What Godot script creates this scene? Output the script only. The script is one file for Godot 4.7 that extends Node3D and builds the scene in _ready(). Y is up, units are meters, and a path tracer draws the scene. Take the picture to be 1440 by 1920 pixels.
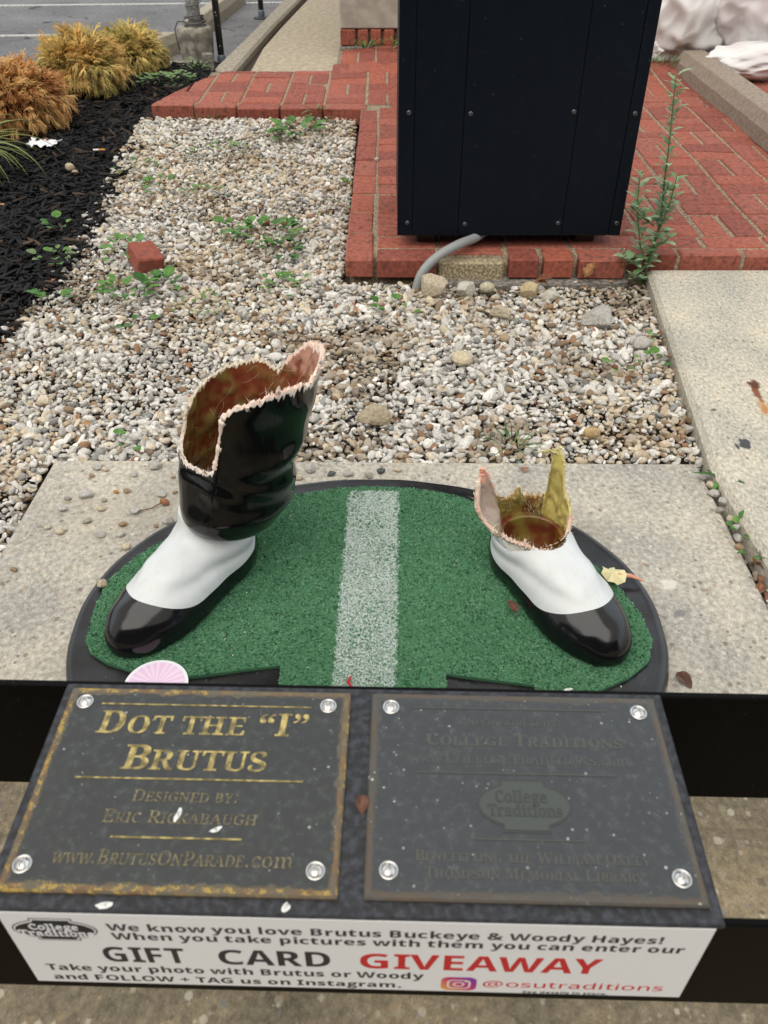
extends Node3D

var rng := RandomNumberGenerator.new()
var used := {}
var M := {}

# ---------------------------------------------------------------- mesh helpers
class MB:
	var v := PackedVector3Array()
	var n := PackedVector3Array()
	var c := PackedColorArray()
	var uv := PackedVector2Array()
	var idx := PackedInt32Array()
	var col := Color(1, 1, 1)

	func vert(p: Vector3, nn: Vector3, t := Vector2.ZERO) -> int:
		v.append(p); n.append(nn); c.append(col); uv.append(t)
		return v.size() - 1

	# counter-clockwise seen from outside
	func tri(a: Vector3, b: Vector3, d: Vector3) -> void:
		var nn := (b - a).cross(d - a)
		if nn.length_squared() < 1e-18:
			return
		nn = nn.normalized()
		var i := vert(a, nn)
		vert(b, nn); vert(d, nn)
		idx.append(i); idx.append(i + 2); idx.append(i + 1)

	func tri_out(a: Vector3, b: Vector3, d: Vector3, o: Vector3) -> void:
		if (b - a).cross(d - a).dot((a + b + d) / 3.0 - o) < 0:
			tri(a, d, b)
		else:
			tri(a, b, d)

	func quad(a: Vector3, b: Vector3, d: Vector3, e: Vector3) -> void:
		tri(a, b, d); tri(a, d, e)

	func quad_out(a: Vector3, b: Vector3, d: Vector3, e: Vector3, o: Vector3) -> void:
		tri_out(a, b, d, o); tri_out(a, d, e, o)

	func box(xf: Transform3D, s: Vector3, ch := 0.002) -> void:
		var h := s * 0.5
		var o := xf.origin
		var k := Vector3(h.x - ch, h.y - ch, h.z - ch)
		for a in 3:
			var b := (a + 1) % 3
			var d := (a + 2) % 3
			for sg in [-1.0, 1.0]:
				var q := []
				for w in [[-1, -1], [1, -1], [1, 1], [-1, 1]]:
					var p := Vector3.ZERO
					p[a] = sg * h[a]; p[b] = w[0] * k[b]; p[d] = w[1] * k[d]
					q.append(xf * p)
				quad_out(q[0], q[1], q[2], q[3], o)
			if ch > 0:
				for s1 in [-1.0, 1.0]:
					for s2 in [-1.0, 1.0]:
						var e := []
						for w in [[0, -1], [0, 1], [1, 1], [1, -1]]:
							var p := Vector3.ZERO
							p[a] = w[1] * k[a]
							p[b] = s1 * (h[b] if w[0] == 0 else k[b])
							p[d] = s2 * (k[d] if w[0] == 0 else h[d])
							e.append(xf * p)
						quad_out(e[0], e[1], e[2], e[3], o)
		if ch > 0:
			for x in [-1.0, 1.0]:
				for y in [-1.0, 1.0]:
					for z in [-1.0, 1.0]:
						tri_out(xf * Vector3(x * h.x, y * k.y, z * k.z), xf * Vector3(x * k.x, y * h.y, z * k.z), xf * Vector3(x * k.x, y * k.y, z * h.z), o)

	# rows of points, smooth normals; wrap closes each row
	func grid(rows: Array, wrap: bool, flip := false, cols: Array = [], uvs: Array = []) -> void:
		var base := v.size()
		var w: int = rows[0].size()
		for r in rows.size():
			for k in w:
				if cols.size():
					col = cols[r][k]
				vert(rows[r][k], Vector3.ZERO, uvs[r][k] if uvs.size() else Vector2.ZERO)
		var first := idx.size()
		for r in rows.size() - 1:
			for k in (w if wrap else w - 1):
				var k2 := (k + 1) % w
				var a := base + r * w + k
				var b := base + r * w + k2
				var d := base + (r + 1) * w + k2
				var e := base + (r + 1) * w + k
				if flip:
					for t in [a, b, d, a, d, e]: idx.append(t)
				else:
					for t in [a, d, b, a, e, d]: idx.append(t)
		smooth(first, base)

	func smooth(first_index: int, base: int) -> void:
		for t in range(first_index, idx.size(), 3):
			var a := idx[t]; var b := idx[t + 1]; var d := idx[t + 2]
			var f := (v[d] - v[a]).cross(v[b] - v[a])
			n[a] += f; n[b] += f; n[d] += f
		for k in range(base, v.size()):
			n[k] = n[k].normalized() if n[k].length_squared() > 1e-20 else Vector3.UP

	func tube(pts: Array, radii: Array, sides: int, caps := true) -> void:
		var rows := []
		var up := Vector3(0.13, 0.4, 0.9).normalized()
		for i in pts.size():
			var t: Vector3 = (pts[min(i + 1, pts.size() - 1)] - pts[max(i - 1, 0)]).normalized()
			if absf(t.dot(up)) > 0.97:
				up = Vector3(0.9, 0.1, 0.3).normalized()
			var x := up.cross(t).normalized()
			var y := t.cross(x)
			up = y
			var row := PackedVector3Array()
			for k in sides:
				var a := TAU * k / sides
				row.append(pts[i] + (x * cos(a) + y * sin(a)) * radii[i])
			rows.append(row)
		grid(rows, true)
		if caps:
			for e in [0, pts.size() - 1]:
				var o: Vector3 = pts[1] if e == 0 else pts[pts.size() - 2]
				for k in sides:
					tri_out(pts[e], rows[e][k], rows[e][(k + 1) % sides], o)

	func lathe(xf: Transform3D, prof: Array, sides: int, wob := 0.0) -> void:
		var rows := []
		for p in prof:
			var row := PackedVector3Array()
			for k in sides:
				var a := TAU * k / sides
				var r: float = p.x * (1.0 + wob * sin(a * 3.0 + p.y * 20.0) + wob * 0.6 * sin(a * 7.0 + 1.0))
				row.append(xf * Vector3(cos(a) * r, p.y, -sin(a) * r))
			rows.append(row)
		grid(rows, true)

	# outline in the xz plane (any order), bottom y0, top y1, chamfer
	func slab(poly: PackedVector2Array, y0: float, y1: float, ch: float, uvrect := Rect2()) -> void:
		if Geometry2D.is_polygon_clockwise(poly):
			poly.reverse()
		var top := poly
		if ch > 0:
			var ins := Geometry2D.offset_polygon(poly, -ch, Geometry2D.JOIN_MITER)
			if ins.size() and ins[0].size() == poly.size():
				top = ins[0]
				if Geometry2D.is_polygon_clockwise(top):
					top.reverse()
				var best := 0
				for i in top.size():
					if top[i].distance_to(poly[0]) < top[best].distance_to(poly[0]): best = i
				var re := PackedVector2Array()
				for i in top.size(): re.append(top[(best + i) % top.size()])
				top = re
		var t := Geometry2D.triangulate_polygon(top)
		for i in range(0, t.size(), 3):
			var b := v.size()
			for k in 3:
				var p := top[t[i + k]]
				vert(Vector3(p.x, y1, p.y), Vector3.UP, (p - uvrect.position) / uvrect.size if uvrect.size.x > 0 else p)
			var f := (v[b + 1] - v[b]).cross(v[b + 2] - v[b])
			if f.y > 0:
				for q in [0, 2, 1]: idx.append(b + q)
			else:
				for q in [0, 1, 2]: idx.append(b + q)
		var m := poly.size()
		for i in m:
			var j := (i + 1) % m
			var d := (poly[j] - poly[i]).normalized()
			var out := Vector3(d.y, 0, -d.x)
			var ys := [y0, y1 - ch]
			var a0 := Vector3(poly[i].x, y0, poly[i].y); var a1 := Vector3(poly[j].x, y0, poly[j].y)
			var b0 := Vector3(poly[i].x, y1 - ch, poly[i].y); var b1 := Vector3(poly[j].x, y1 - ch, poly[j].y)
			var c0 := Vector3(top[i].x, y1, top[i].y); var c1 := Vector3(top[j].x, y1, top[j].y)
			var o := (a0 + a1) * 0.5 - out
			var first := v.size()
			quad_out(a0, a1, b1, b0, o)
			if ch > 0: quad_out(b0, b1, c1, c0, o - Vector3(0, 0.5, 0))
			if uvrect.size.x > 0:
				for k in range(first, v.size()):
					uv[k] = (Vector2(v[k].x, v[k].z) + Vector2(v[k].y, v[k].y) * 0.9 - uvrect.position) / uvrect.size

	func jitter(amount: float, sd: int) -> void:
		for k in v.size():
			var p := v[k]
			var h := hash(Vector3i(roundi(p.x * 900), roundi(p.y * 900), roundi(p.z * 900))) + sd * 7919
			v[k] = p + Vector3(float(h % 1000) / 500 - 1, float((h / 1000) % 1000) / 500 - 1, float((h / 1000000) % 1000) / 500 - 1) * amount

	func done() -> ArrayMesh:
		var m := ArrayMesh.new()
		var a := []
		a.resize(Mesh.ARRAY_MAX)
		a[Mesh.ARRAY_VERTEX] = v; a[Mesh.ARRAY_NORMAL] = n; a[Mesh.ARRAY_COLOR] = c; a[Mesh.ARRAY_TEX_UV] = uv; a[Mesh.ARRAY_INDEX] = idx
		m.add_surface_from_arrays(Mesh.PRIMITIVE_TRIANGLES, a)
		return m

# ---------------------------------------------------------------- scene helpers
func numbered(parent: Node, called: String) -> String:
	var key := "%d/%s" % [parent.get_instance_id(), called]
	var k: int = used.get(key, 0)
	used[key] = k + 1
	return called if k == 0 else "%s_%03d" % [called, k]

func tag(o: Node, label: String, category: String, group := "", kind := "") -> Node:
	o.set_meta("label", label); o.set_meta("category", category)
	if group: o.set_meta("group", group)
	if kind: o.set_meta("kind", kind)
	return o

func thing(called: String, label: String, category: String, at := Vector3.ZERO, turn := 0.0, group := "") -> Node3D:
	var o := Node3D.new()
	o.name = numbered(self, called)
	add_child(o)
	o.position = at; o.rotation.y = turn
	tag(o, label, category, group)
	return o

func obj(called: String, mesh, m: Material, parent: Node = null) -> MeshInstance3D:
	if parent == null: parent = self
	var o := MeshInstance3D.new()
	o.name = numbered(parent, called)
	o.mesh = mesh.done() if mesh is MB else mesh
	o.material_override = m
	parent.add_child(o)
	return o

func struct(called: String, label: String, mesh, m: Material, parent: Node = null) -> MeshInstance3D:
	var o := obj(called, mesh, m, parent)
	o.set_meta("kind", "structure"); o.set_meta("label", label)
	return o

func many(called: String, mesh: Mesh, m: Material, xfs: Array, cols: Array, parent: Node) -> MultiMeshInstance3D:
	var mm := MultiMesh.new()
	mm.transform_format = MultiMesh.TRANSFORM_3D
	mm.use_colors = cols.size() > 0
	mm.mesh = mesh
	mm.instance_count = xfs.size()
	for i in xfs.size():
		mm.set_instance_transform(i, xfs[i])
		if cols.size(): mm.set_instance_color(i, cols[i])
	var o := MultiMeshInstance3D.new()
	o.name = numbered(parent, called)
	o.multimesh = mm
	o.material_override = m
	o.set_meta("kind", "stuff")
	parent.add_child(o)
	return o

func L(r: float, g: float, b: float) -> Color:      # linear reflectance to the sRGB that albedo_color takes
	return Color(r, g, b).linear_to_srgb()

func mat(c: Color, rough := 0.8, metal := 0.0, spec := 0.5) -> StandardMaterial3D:
	var m := StandardMaterial3D.new()
	m.albedo_color = c; m.roughness = rough; m.metallic = metal; m.metallic_specular = spec
	return m

func tinted(rough := 0.85, spec := 0.4) -> StandardMaterial3D:   # colour comes from vertices or copies (linear)
	var m := mat(Color.WHITE, rough, 0.0, spec)
	m.vertex_color_use_as_albedo = true
	return m

func noise(freq: float, oct := 4, kind := FastNoiseLite.TYPE_SIMPLEX_SMOOTH, sd := 1) -> FastNoiseLite:
	var f := FastNoiseLite.new()
	f.noise_type = kind; f.frequency = freq; f.fractal_octaves = oct; f.seed = sd
	return f

func ntex(f: FastNoiseLite, stops: Array, size := 512, normal := false, bump := 4.0) -> NoiseTexture2D:
	var t := NoiseTexture2D.new()
	t.width = size; t.height = size; t.seamless = true; t.noise = f; t.generate_mipmaps = false
	if stops.size():
		var g := Gradient.new()
		var offs := PackedFloat32Array(); var cs := PackedColorArray()
		for s in stops:
			offs.append(s[0]); cs.append(s[1])
		g.offsets = offs; g.colors = cs
		t.color_ramp = g
	if normal:
		t.as_normal_map = true; t.bump_strength = bump
	return t

func triplanar(m: StandardMaterial3D, scale: float, world := true) -> StandardMaterial3D:
	m.uv1_triplanar = true; m.uv1_world_triplanar = world
	m.uv1_scale = Vector3.ONE * scale
	return m

func grained(c: Color, rough: float, freq: float, lo: float, hi: float, scale: float, relief := 0.0, sd := 1, world := true) -> StandardMaterial3D:
	var m := mat(c, rough)
	m.albedo_texture = ntex(noise(freq, 5, FastNoiseLite.TYPE_SIMPLEX_SMOOTH, sd), [[0.25, Color(lo, lo, lo)], [0.75, Color(hi, hi, hi)]])
	if relief > 0:
		m.heightmap_enabled = true; m.heightmap_scale = relief
		m.heightmap_texture = ntex(noise(freq * 2.0, 4, FastNoiseLite.TYPE_SIMPLEX_SMOOTH, sd + 50), [])
	return triplanar(m, scale, world)

func rr(a: float, b: float) -> float:
	return rng.randf_range(a, b)

func poly(a: Array) -> PackedVector2Array:
	var p := PackedVector2Array()
	for i in range(0, a.size(), 2): p.append(Vector2(a[i], a[i + 1]))
	return p

func table(t: Array, x: float) -> float:            # [x0, y0, x1, y1, ...]
	if x <= t[0]: return t[1]
	for i in range(2, t.size(), 2):
		if x <= t[i]:
			return lerpf(t[i - 1], t[i + 1], (x - t[i - 2]) / maxf(1e-6, t[i] - t[i - 2]))
	return t[t.size() - 1]

# ---------------------------------------------------------------- small shared shapes
func ico(level: int) -> Array:
	var p := PackedVector3Array()
	var t := (1.0 + sqrt(5.0)) / 2.0
	for q in [[-1, t, 0], [1, t, 0], [-1, -t, 0], [1, -t, 0], [0, -1, t], [0, 1, t], [0, -1, -t], [0, 1, -t], [t, 0, -1], [t, 0, 1], [-t, 0, -1], [-t, 0, 1]]:
		p.append(Vector3(q[0], q[1], q[2]).normalized())
	var f := [0, 11, 5, 0, 5, 1, 0, 1, 7, 0, 7, 10, 0, 10, 11, 1, 5, 9, 5, 11, 4, 11, 10, 2, 10, 7, 6, 7, 1, 8, 3, 9, 4, 3, 4, 2, 3, 2, 6, 3, 6, 8, 3, 8, 9, 4, 9, 5, 2, 4, 11, 6, 2, 10, 8, 6, 7, 9, 8, 1]
	for l in level:
		var mid := {}
		var g := []
		for i in range(0, f.size(), 3):
			var e := []
			for k in 3:
				var a: int = f[i + k]; var b: int = f[i + (k + 1) % 3]
				var key := Vector2i(mini(a, b), maxi(a, b))
				if not mid.has(key):
					mid[key] = p.size()
					p.append(((p[a] + p[b]) * 0.5).normalized())
				e.append(mid[key])
			g.append_array([f[i], e[0], e[2], f[i + 1], e[1], e[0], f[i + 2], e[2], e[1], e[0], e[1], e[2]])
		f = g
	return [p, f]

# a pebble of about unit diameter: sphere cut by random planes; round 0..1 smooths it
func stone(sd: int, level: int, round_: float, sx := 1.0, sy := 0.62, sz := 0.8) -> ArrayMesh:
	var r := RandomNumberGenerator.new()
	r.seed = sd
	var g := ico(level)
	var p: PackedVector3Array = g[0]
	var cuts := []
	for k in 11:
		cuts.append([Vector3(r.randfn(), r.randfn(), r.randfn()).normalized(), r.randf_range(0.52, 0.85) if level < 3 or round_ > 0.5 else r.randf_range(0.40, 0.72)])
	var nz := noise(1.6, 3, FastNoiseLite.TYPE_SIMPLEX_SMOOTH, sd)
	for i in p.size():
		var q := p[i]
		var k := 1.0
		for cu in cuts:
			var d: float = q.dot(cu[0])
			if d > 0.01: k = minf(k, cu[1] / d)
		k = lerpf(k, 0.85, round_)
		q *= k * (1.0 + 0.07 * nz.get_noise_3dv(q * 1.5))
		p[i] = Vector3(q.x * sx, q.y * sy, q.z * sz) * 0.55
	var mb := MB.new()
	var f: Array = g[1]
	if round_ > 0.5:
		for q in p: mb.vert(q, Vector3.ZERO)
		for i in range(0, f.size(), 3):
			mb.idx.append(f[i]); mb.idx.append(f[i + 2]); mb.idx.append(f[i + 1])
		mb.smooth(0, 0)
	else:
		for i in range(0, f.size(), 3): mb.tri_out(p[f[i]], p[f[i + 1]], p[f[i + 2]], Vector3.ZERO)
	return mb.done()

# leaf from the origin along +z, face up; lobes > 0 makes a toothed edge
func leaf(length: float, width: float, lobes: int, fold: float, curl: float, stalk := 0.0, seg := 8) -> ArrayMesh:
	var mb := MB.new()
	var rows := []
	for i in seg + 1:
		var t := float(i) / seg
		var w := width * pow(sin(PI * pow(t, 0.75)), 0.8) if i < seg and i > 0 else 0.0
		if lobes > 0: w *= 1.0 - 0.42 * pow(absf(sin(PI * lobes * t)), 2.0)
		var z := stalk + t * length
		var y := -curl * t * t * length + 0.12 * length * t
		rows.append(PackedVector3Array([Vector3(-w, y + fold * w, z), Vector3(-w * 0.5, y + fold * w * 0.55, z), Vector3(0, y, z), Vector3(w * 0.5, y + fold * w * 0.55, z), Vector3(w, y + fold * w, z)]))
	mb.grid(rows, false)
	if stalk > 0:
		mb.tube([Vector3(0, -0.004, 0), Vector3(0, 0.001, stalk * 0.6), Vector3(0, 0, stalk * 1.05)], [0.0011, 0.0009, 0.0007], 4, false)
	return mb.done()

func face(z: Vector3, y: Vector3) -> Basis:          # z axis along z, y axis near y
	z = z.normalized()
	if absf(z.dot(y.normalized())) > 0.98: y = Vector3(0.3, 0.2, 0.9)
	var x := y.cross(z).normalized()
	return Basis(x, z.cross(x), z)

# surface nets: [vertices, triangles]
func nets(f: Callable, lo: Vector3, hi: Vector3, cell: float) -> Array:
	var nx := int((hi.x - lo.x) / cell) + 1
	var ny := int((hi.y - lo.y) / cell) + 1
	var nz := int((hi.z - lo.z) / cell) + 1
	var d := PackedFloat32Array()
	d.resize(nx * ny * nz)
	var o := 0
	for k in nz:
		for j in ny:
			for i in nx:
				d[o] = f.call(lo + Vector3(i, j, k) * cell)
				o += 1
	var id := PackedInt32Array()
	id.resize(nx * ny * nz); id.fill(-1)
	var vs := PackedVector3Array()
	var sx := 1; var sy := nx; var sz := nx * ny
	var corner := [0, sx, sy, sx + sy, sz, sx + sz, sy + sz, sx + sy + sz]
	var edges := [[0, 1], [2, 3], [4, 5], [6, 7], [0, 2], [1, 3], [4, 6], [5, 7], [0, 4], [1, 5], [2, 6], [3, 7]]
	for k in nz - 1:
		for j in ny - 1:
			for i in nx - 1:
				var b := i + j * sy + k * sz
				var neg := 0
				for q in corner:
					if d[b + q] < 0: neg += 1
				if neg == 0 or neg == 8: continue
				var s := Vector3.ZERO
				var m := 0
				for e in edges:
					var a: float = d[b + corner[e[0]]]; var c: float = d[b + corner[e[1]]]
					if (a < 0) != (c < 0):
						var t := a / (a - c)
						var p := Vector3(e[0] & 1, (e[0] >> 1) & 1, e[0] >> 2)
						var q2 := Vector3(e[1] & 1, (e[1] >> 1) & 1, e[1] >> 2)
						s += p.lerp(q2, t); m += 1
				id[b] = vs.size()
				vs.append(lo + (Vector3(i, j, k) + s / m) * cell)
	var ts := PackedInt32Array()
	for k in range(1, nz - 1):
		for j in range(1, ny - 1):
			for i in range(1, nx - 1):
				var b := i + j * sy + k * sz
				var inside := d[b] < 0
				for ax in 3:
					var st: int = [sx, sy, sz][ax]
					if inside == (d[b + st] < 0): continue
					var u: int = [sy, sz, sx][ax]; var w: int = [sz, sx, sy][ax]
					var q := [id[b], id[b - u], id[b - u - w], id[b - w]]
					if q.has(-1): continue
					if inside: ts.append_array(PackedInt32Array([q[0], q[1], q[2], q[0], q[2], q[3]]))
					else: ts.append_array(PackedInt32Array([q[0], q[2], q[1], q[0], q[3], q[2]]))
	return [vs, ts]

# the part of a triangle mesh where g < 0, cut along g = 0; triangles counter-clockwise from outside
func cut(vs: PackedVector3Array, ns: PackedVector3Array, ts: PackedInt32Array, g: PackedFloat32Array, sign_: float) -> MB:
	var mb := MB.new()
	for t in range(0, ts.size(), 3):
		var pp := []; var nn := []
		for k in 3:
			var a := ts[t + k]; var b := ts[t + (k + 1) % 3]
			var ga := g[a] * sign_; var gb := g[b] * sign_
			if ga <= 0:
				pp.append(vs[a]); nn.append(ns[a])
			if (ga < 0 and gb > 0) or (ga > 0 and gb < 0):
				var s := ga / (ga - gb)
				pp.append(vs[a].lerp(vs[b], s)); nn.append(ns[a].lerp(ns[b], s).normalized())
		for k in range(1, pp.size() - 1):
			var i := mb.vert(pp[0], nn[0])
			mb.vert(pp[k], nn[k]); mb.vert(pp[k + 1], nn[k + 1])
			mb.idx.append(i); mb.idx.append(i + 2); mb.idx.append(i + 1)
	return mb

func smin(a: float, b: float, k: float) -> float:
	var h := maxf(k - absf(a - b), 0.0) / k
	return minf(a, b) - h * h * k * 0.25

func ell(p: Vector3, r: Vector3) -> float:
	var k0 := (p / r).length()
	var k1 := (p / (r * r)).length()
	return k0 * (k0 - 1.0) / maxf(k1, 1e-6)

func cap(p: Vector3, a: Vector3, b: Vector3, ra: float, rb: float) -> float:
	var ab := b - a
	var t := clampf((p - a).dot(ab) / ab.length_squared(), 0, 1)
	return (p - a - ab * t).length() - lerpf(ra, rb, t)

# ---------------------------------------------------------------- computed textures
func concrete_image(w: int, h: int, sd: int, base: Color, specks: int, mottled: float, marks: Array) -> ImageTexture:
	var r := RandomNumberGenerator.new()
	r.seed = sd
	var big := noise(0.006, 4, FastNoiseLite.TYPE_SIMPLEX_SMOOTH, sd)
	var fine := noise(0.11, 3, FastNoiseLite.TYPE_SIMPLEX_SMOOTH, sd + 1)
	var data := PackedByteArray()
	data.resize(w * h * 3)
	var br := base.r * 255; var bg := base.g * 255; var bb := base.b * 255
	var o := 0
	for y in h:
		for x in w:
			var a := big.get_noise_2d(x, y)
			var k := 1.0 + mottled * a + 0.19 * fine.get_noise_2d(x, y) + r.randf_range(-0.1, 0.1)
			data[o] = clampi(int(br * k), 0, 255)
			data[o + 1] = clampi(int(bg * k * (1.0 - 0.02 * a)), 0, 255)
			data[o + 2] = clampi(int(bb * k * (1.0 - 0.05 * a)), 0, 255)
			o += 3
	# exposed sand and stone grains, pits
	for s in specks:
		var cx := r.randi_range(3, w - 4); var cy := r.randi_range(3, h - 4)
		var rad := pow(r.randf(), 5.0) * 2.6 + 0.45
		var tone := r.randf()
		var cc := Color(0.36, 0.33, 0.29) if tone < 0.34 else (Color(0.83, 0.81, 0.75) if tone < 0.7 else (Color(0.62, 0.52, 0.4) if tone < 0.88 else Color(0.5, 0.5, 0.5)))
		var mixk := r.randf_range(0.15, 0.6)
		var ir := int(rad) + 1
		for yy in range(maxi(0, cy - ir), mini(h, cy + ir + 1)):
			for xx in range(maxi(0, cx - ir), mini(w, cx + ir + 1)):
				if Vector2(xx - cx, yy - cy).length() <= rad:
					var q := (yy * w + xx) * 3
					data[q] = int(lerpf(data[q], cc.r * 255, mixk)); data[q + 1] = int(lerpf(data[q + 1], cc.g * 255, mixk)); data[q + 2] = int(lerpf(data[q + 2], cc.b * 255, mixk))
	# stains with an outline of their own: [u, v, ru, rv, colour, strength, softness]
	var edge := noise(0.05, 3, FastNoiseLite.TYPE_SIMPLEX_SMOOTH, sd + 9)
	for m in marks:
		var cx: float = m[0] * w; var cy: float = m[1] * h
		var ru: float = m[2] * w; var rv: float = m[3] * h
		for yy in range(maxi(0, int(cy - rv * 1.7)), mini(h, int(cy + rv * 1.7) + 1)):
			for xx in range(maxi(0, int(cx - ru * 1.7)), mini(w, int(cx + ru * 1.7) + 1)):
				var d := Vector2((xx - cx) / ru, (yy - cy) / rv).length() + 0.55 * edge.get_noise_2d(xx, yy)
				var k: float = clampf((1.0 - d) / m[6], 0, 1) * m[5]
				if k > 0:
					var q := (yy * w + xx) * 3
					var cc: Color = m[4]
					data[q] = int(lerpf(data[q], cc.r * 255, k)); data[q + 1] = int(lerpf(data[q + 1], cc.g * 255, k)); data[q + 2] = int(lerpf(data[q + 2], cc.b * 255, k))
	return ImageTexture.create_from_image(Image.create_from_data(w, h, false, Image.FORMAT_RGB8, data))

func sheet_mat(t: Texture2D, rough: float, relief: float) -> StandardMaterial3D:
	var m := mat(Color.WHITE, rough)
	m.albedo_texture = t
	if relief > 0:
		m.heightmap_enabled = true; m.heightmap_texture = t; m.heightmap_scale = relief
	return m

# tarnished bronze: dark patina field, brass showing through along a border band
func plaque_image(sd: int, gold: float, field: Color, specks: int) -> ImageTexture:
	var w := 700; var h := 500
	var r := RandomNumberGenerator.new()
	r.seed = sd
	var big := noise(0.008, 4, FastNoiseLite.TYPE_SIMPLEX_SMOOTH, sd)
	var mid := noise(0.03, 4, FastNoiseLite.TYPE_SIMPLEX_SMOOTH, sd + 1)
	var fine := noise(0.16, 2, FastNoiseLite.TYPE_SIMPLEX_SMOOTH, sd + 2)
	var im := Image.create(w, h, false, Image.FORMAT_RGB8)
	for y in h:
		for x in w:
			var a := big.get_noise_2d(x, y); var b := mid.get_noise_2d(x, y); var c := fine.get_noise_2d(x, y)
			var col := field.lerp(Color(0.29, 0.31, 0.30), clampf(0.22 + 0.7 * b + 0.4 * a, 0, 1) * 0.4)
			col = col.lerp(Color(0.42, 0.46, 0.44), clampf((b * 1.2 + c * 0.8 - 0.5) * 3.0, 0, 1) * 0.3)
			var e := float(mini(mini(x, w - 1 - x), mini(y, h - 1 - y)))
			var band := e + 9.0 * b + 8.0 * a
			if band < 21.0:
				var k := clampf((21.0 - band) / 6.0, 0, 1) * (1.0 if gold > 0 else 0.55)
				var left := x < w / 2.0 - 200 or y > h - 40 or (y < 30 and x < w * 0.5)
				var bright := clampf((b * 1.6 + c * 0.7 + 0.02) * 2.0, 0, 1) * (gold if left else gold * 0.25)
				var brass := Color(0.37, 0.34, 0.28).lerp(Color(0.42, 0.32, 0.22), clampf(0.35 + a * 1.8, 0, 1)).lerp(Color(0.66, 0.54, 0.24), bright)
				if e > 14.0 and e < 19.0: brass = brass.darkened(0.1)
				col = col.lerp(brass, k * 0.9)
			var kk := r.randf_range(0.94, 1.06)
			im.set_pixel(x, y, Color(col.r * kk, col.g * kk, col.b * kk))
	for s in specks:                                 # lime spots and paint dust
		var cx := r.randi_range(2, w - 3); var cy := r.randi_range(2, h - 3)
		var rad := pow(r.randf(), 5.0) * 3.0 + 0.5
		for yy in range(maxi(0, cy - 3), mini(h, cy + 4)):
			for xx in range(maxi(0, cx - 3), mini(w, cx + 4)):
				if Vector2(xx - cx, yy - cy).length() <= rad:
					im.set_pixel(xx, yy, im.get_pixel(xx, yy).lerp(Color(0.72, 0.74, 0.72), 0.3 + 0.5 * fposmod(cx * 0.37, 1.0)))
	return ImageTexture.create_from_image(im)

# worn paint: fine scratches, smears and specks of dirt on a plain colour
func scuffed(sd: int, base: Color, mark: Color, scratches: int, specks: int, smear: float, reach: float) -> ImageTexture:
	var w := 768
	var r := RandomNumberGenerator.new()
	r.seed = sd
	var cloud := noise(0.012, 4, FastNoiseLite.TYPE_SIMPLEX_SMOOTH, sd)
	var im := Image.create(w, w, false, Image.FORMAT_RGB8)
	for y in w:
		for x in w:
			im.set_pixel(x, y, base.lerp(mark, smear * clampf(cloud.get_noise_2d(x, y * 0.6) * 1.6 - 0.1, 0, 1)))
	for s in scratches:
		var p := Vector2(r.randf() * w, r.randf() * w)
		var d := Vector2.from_angle(r.randfn() * 0.5 + (0.6 if r.randf() < 0.5 else 2.1))
		var k := r.randf_range(0.08, 0.55)
		for i in int(r.randf_range(8, reach)):
			p += d; d = d.rotated(r.randfn() * 0.03)
			var q := Vector2i(posmod(int(p.x), w), posmod(int(p.y), w))
			im.set_pixelv(q, im.get_pixelv(q).lerp(mark, k))
	for s in specks:
		var c := Vector2i(r.randi_range(0, w - 1), r.randi_range(0, w - 1))
		var rad := pow(r.randf(), 4.0) * 2.6 + 0.5
		var k := r.randf_range(0.2, 0.9)
		for yy in range(-3, 4):
			for xx in range(-3, 4):
				if Vector2(xx, yy).length() <= rad:
					var q := Vector2i(posmod(c.x + xx, w), posmod(c.y + yy, w))
					im.set_pixelv(q, im.get_pixelv(q).lerp(mark, k))
	return ImageTexture.create_from_image(im)

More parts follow.
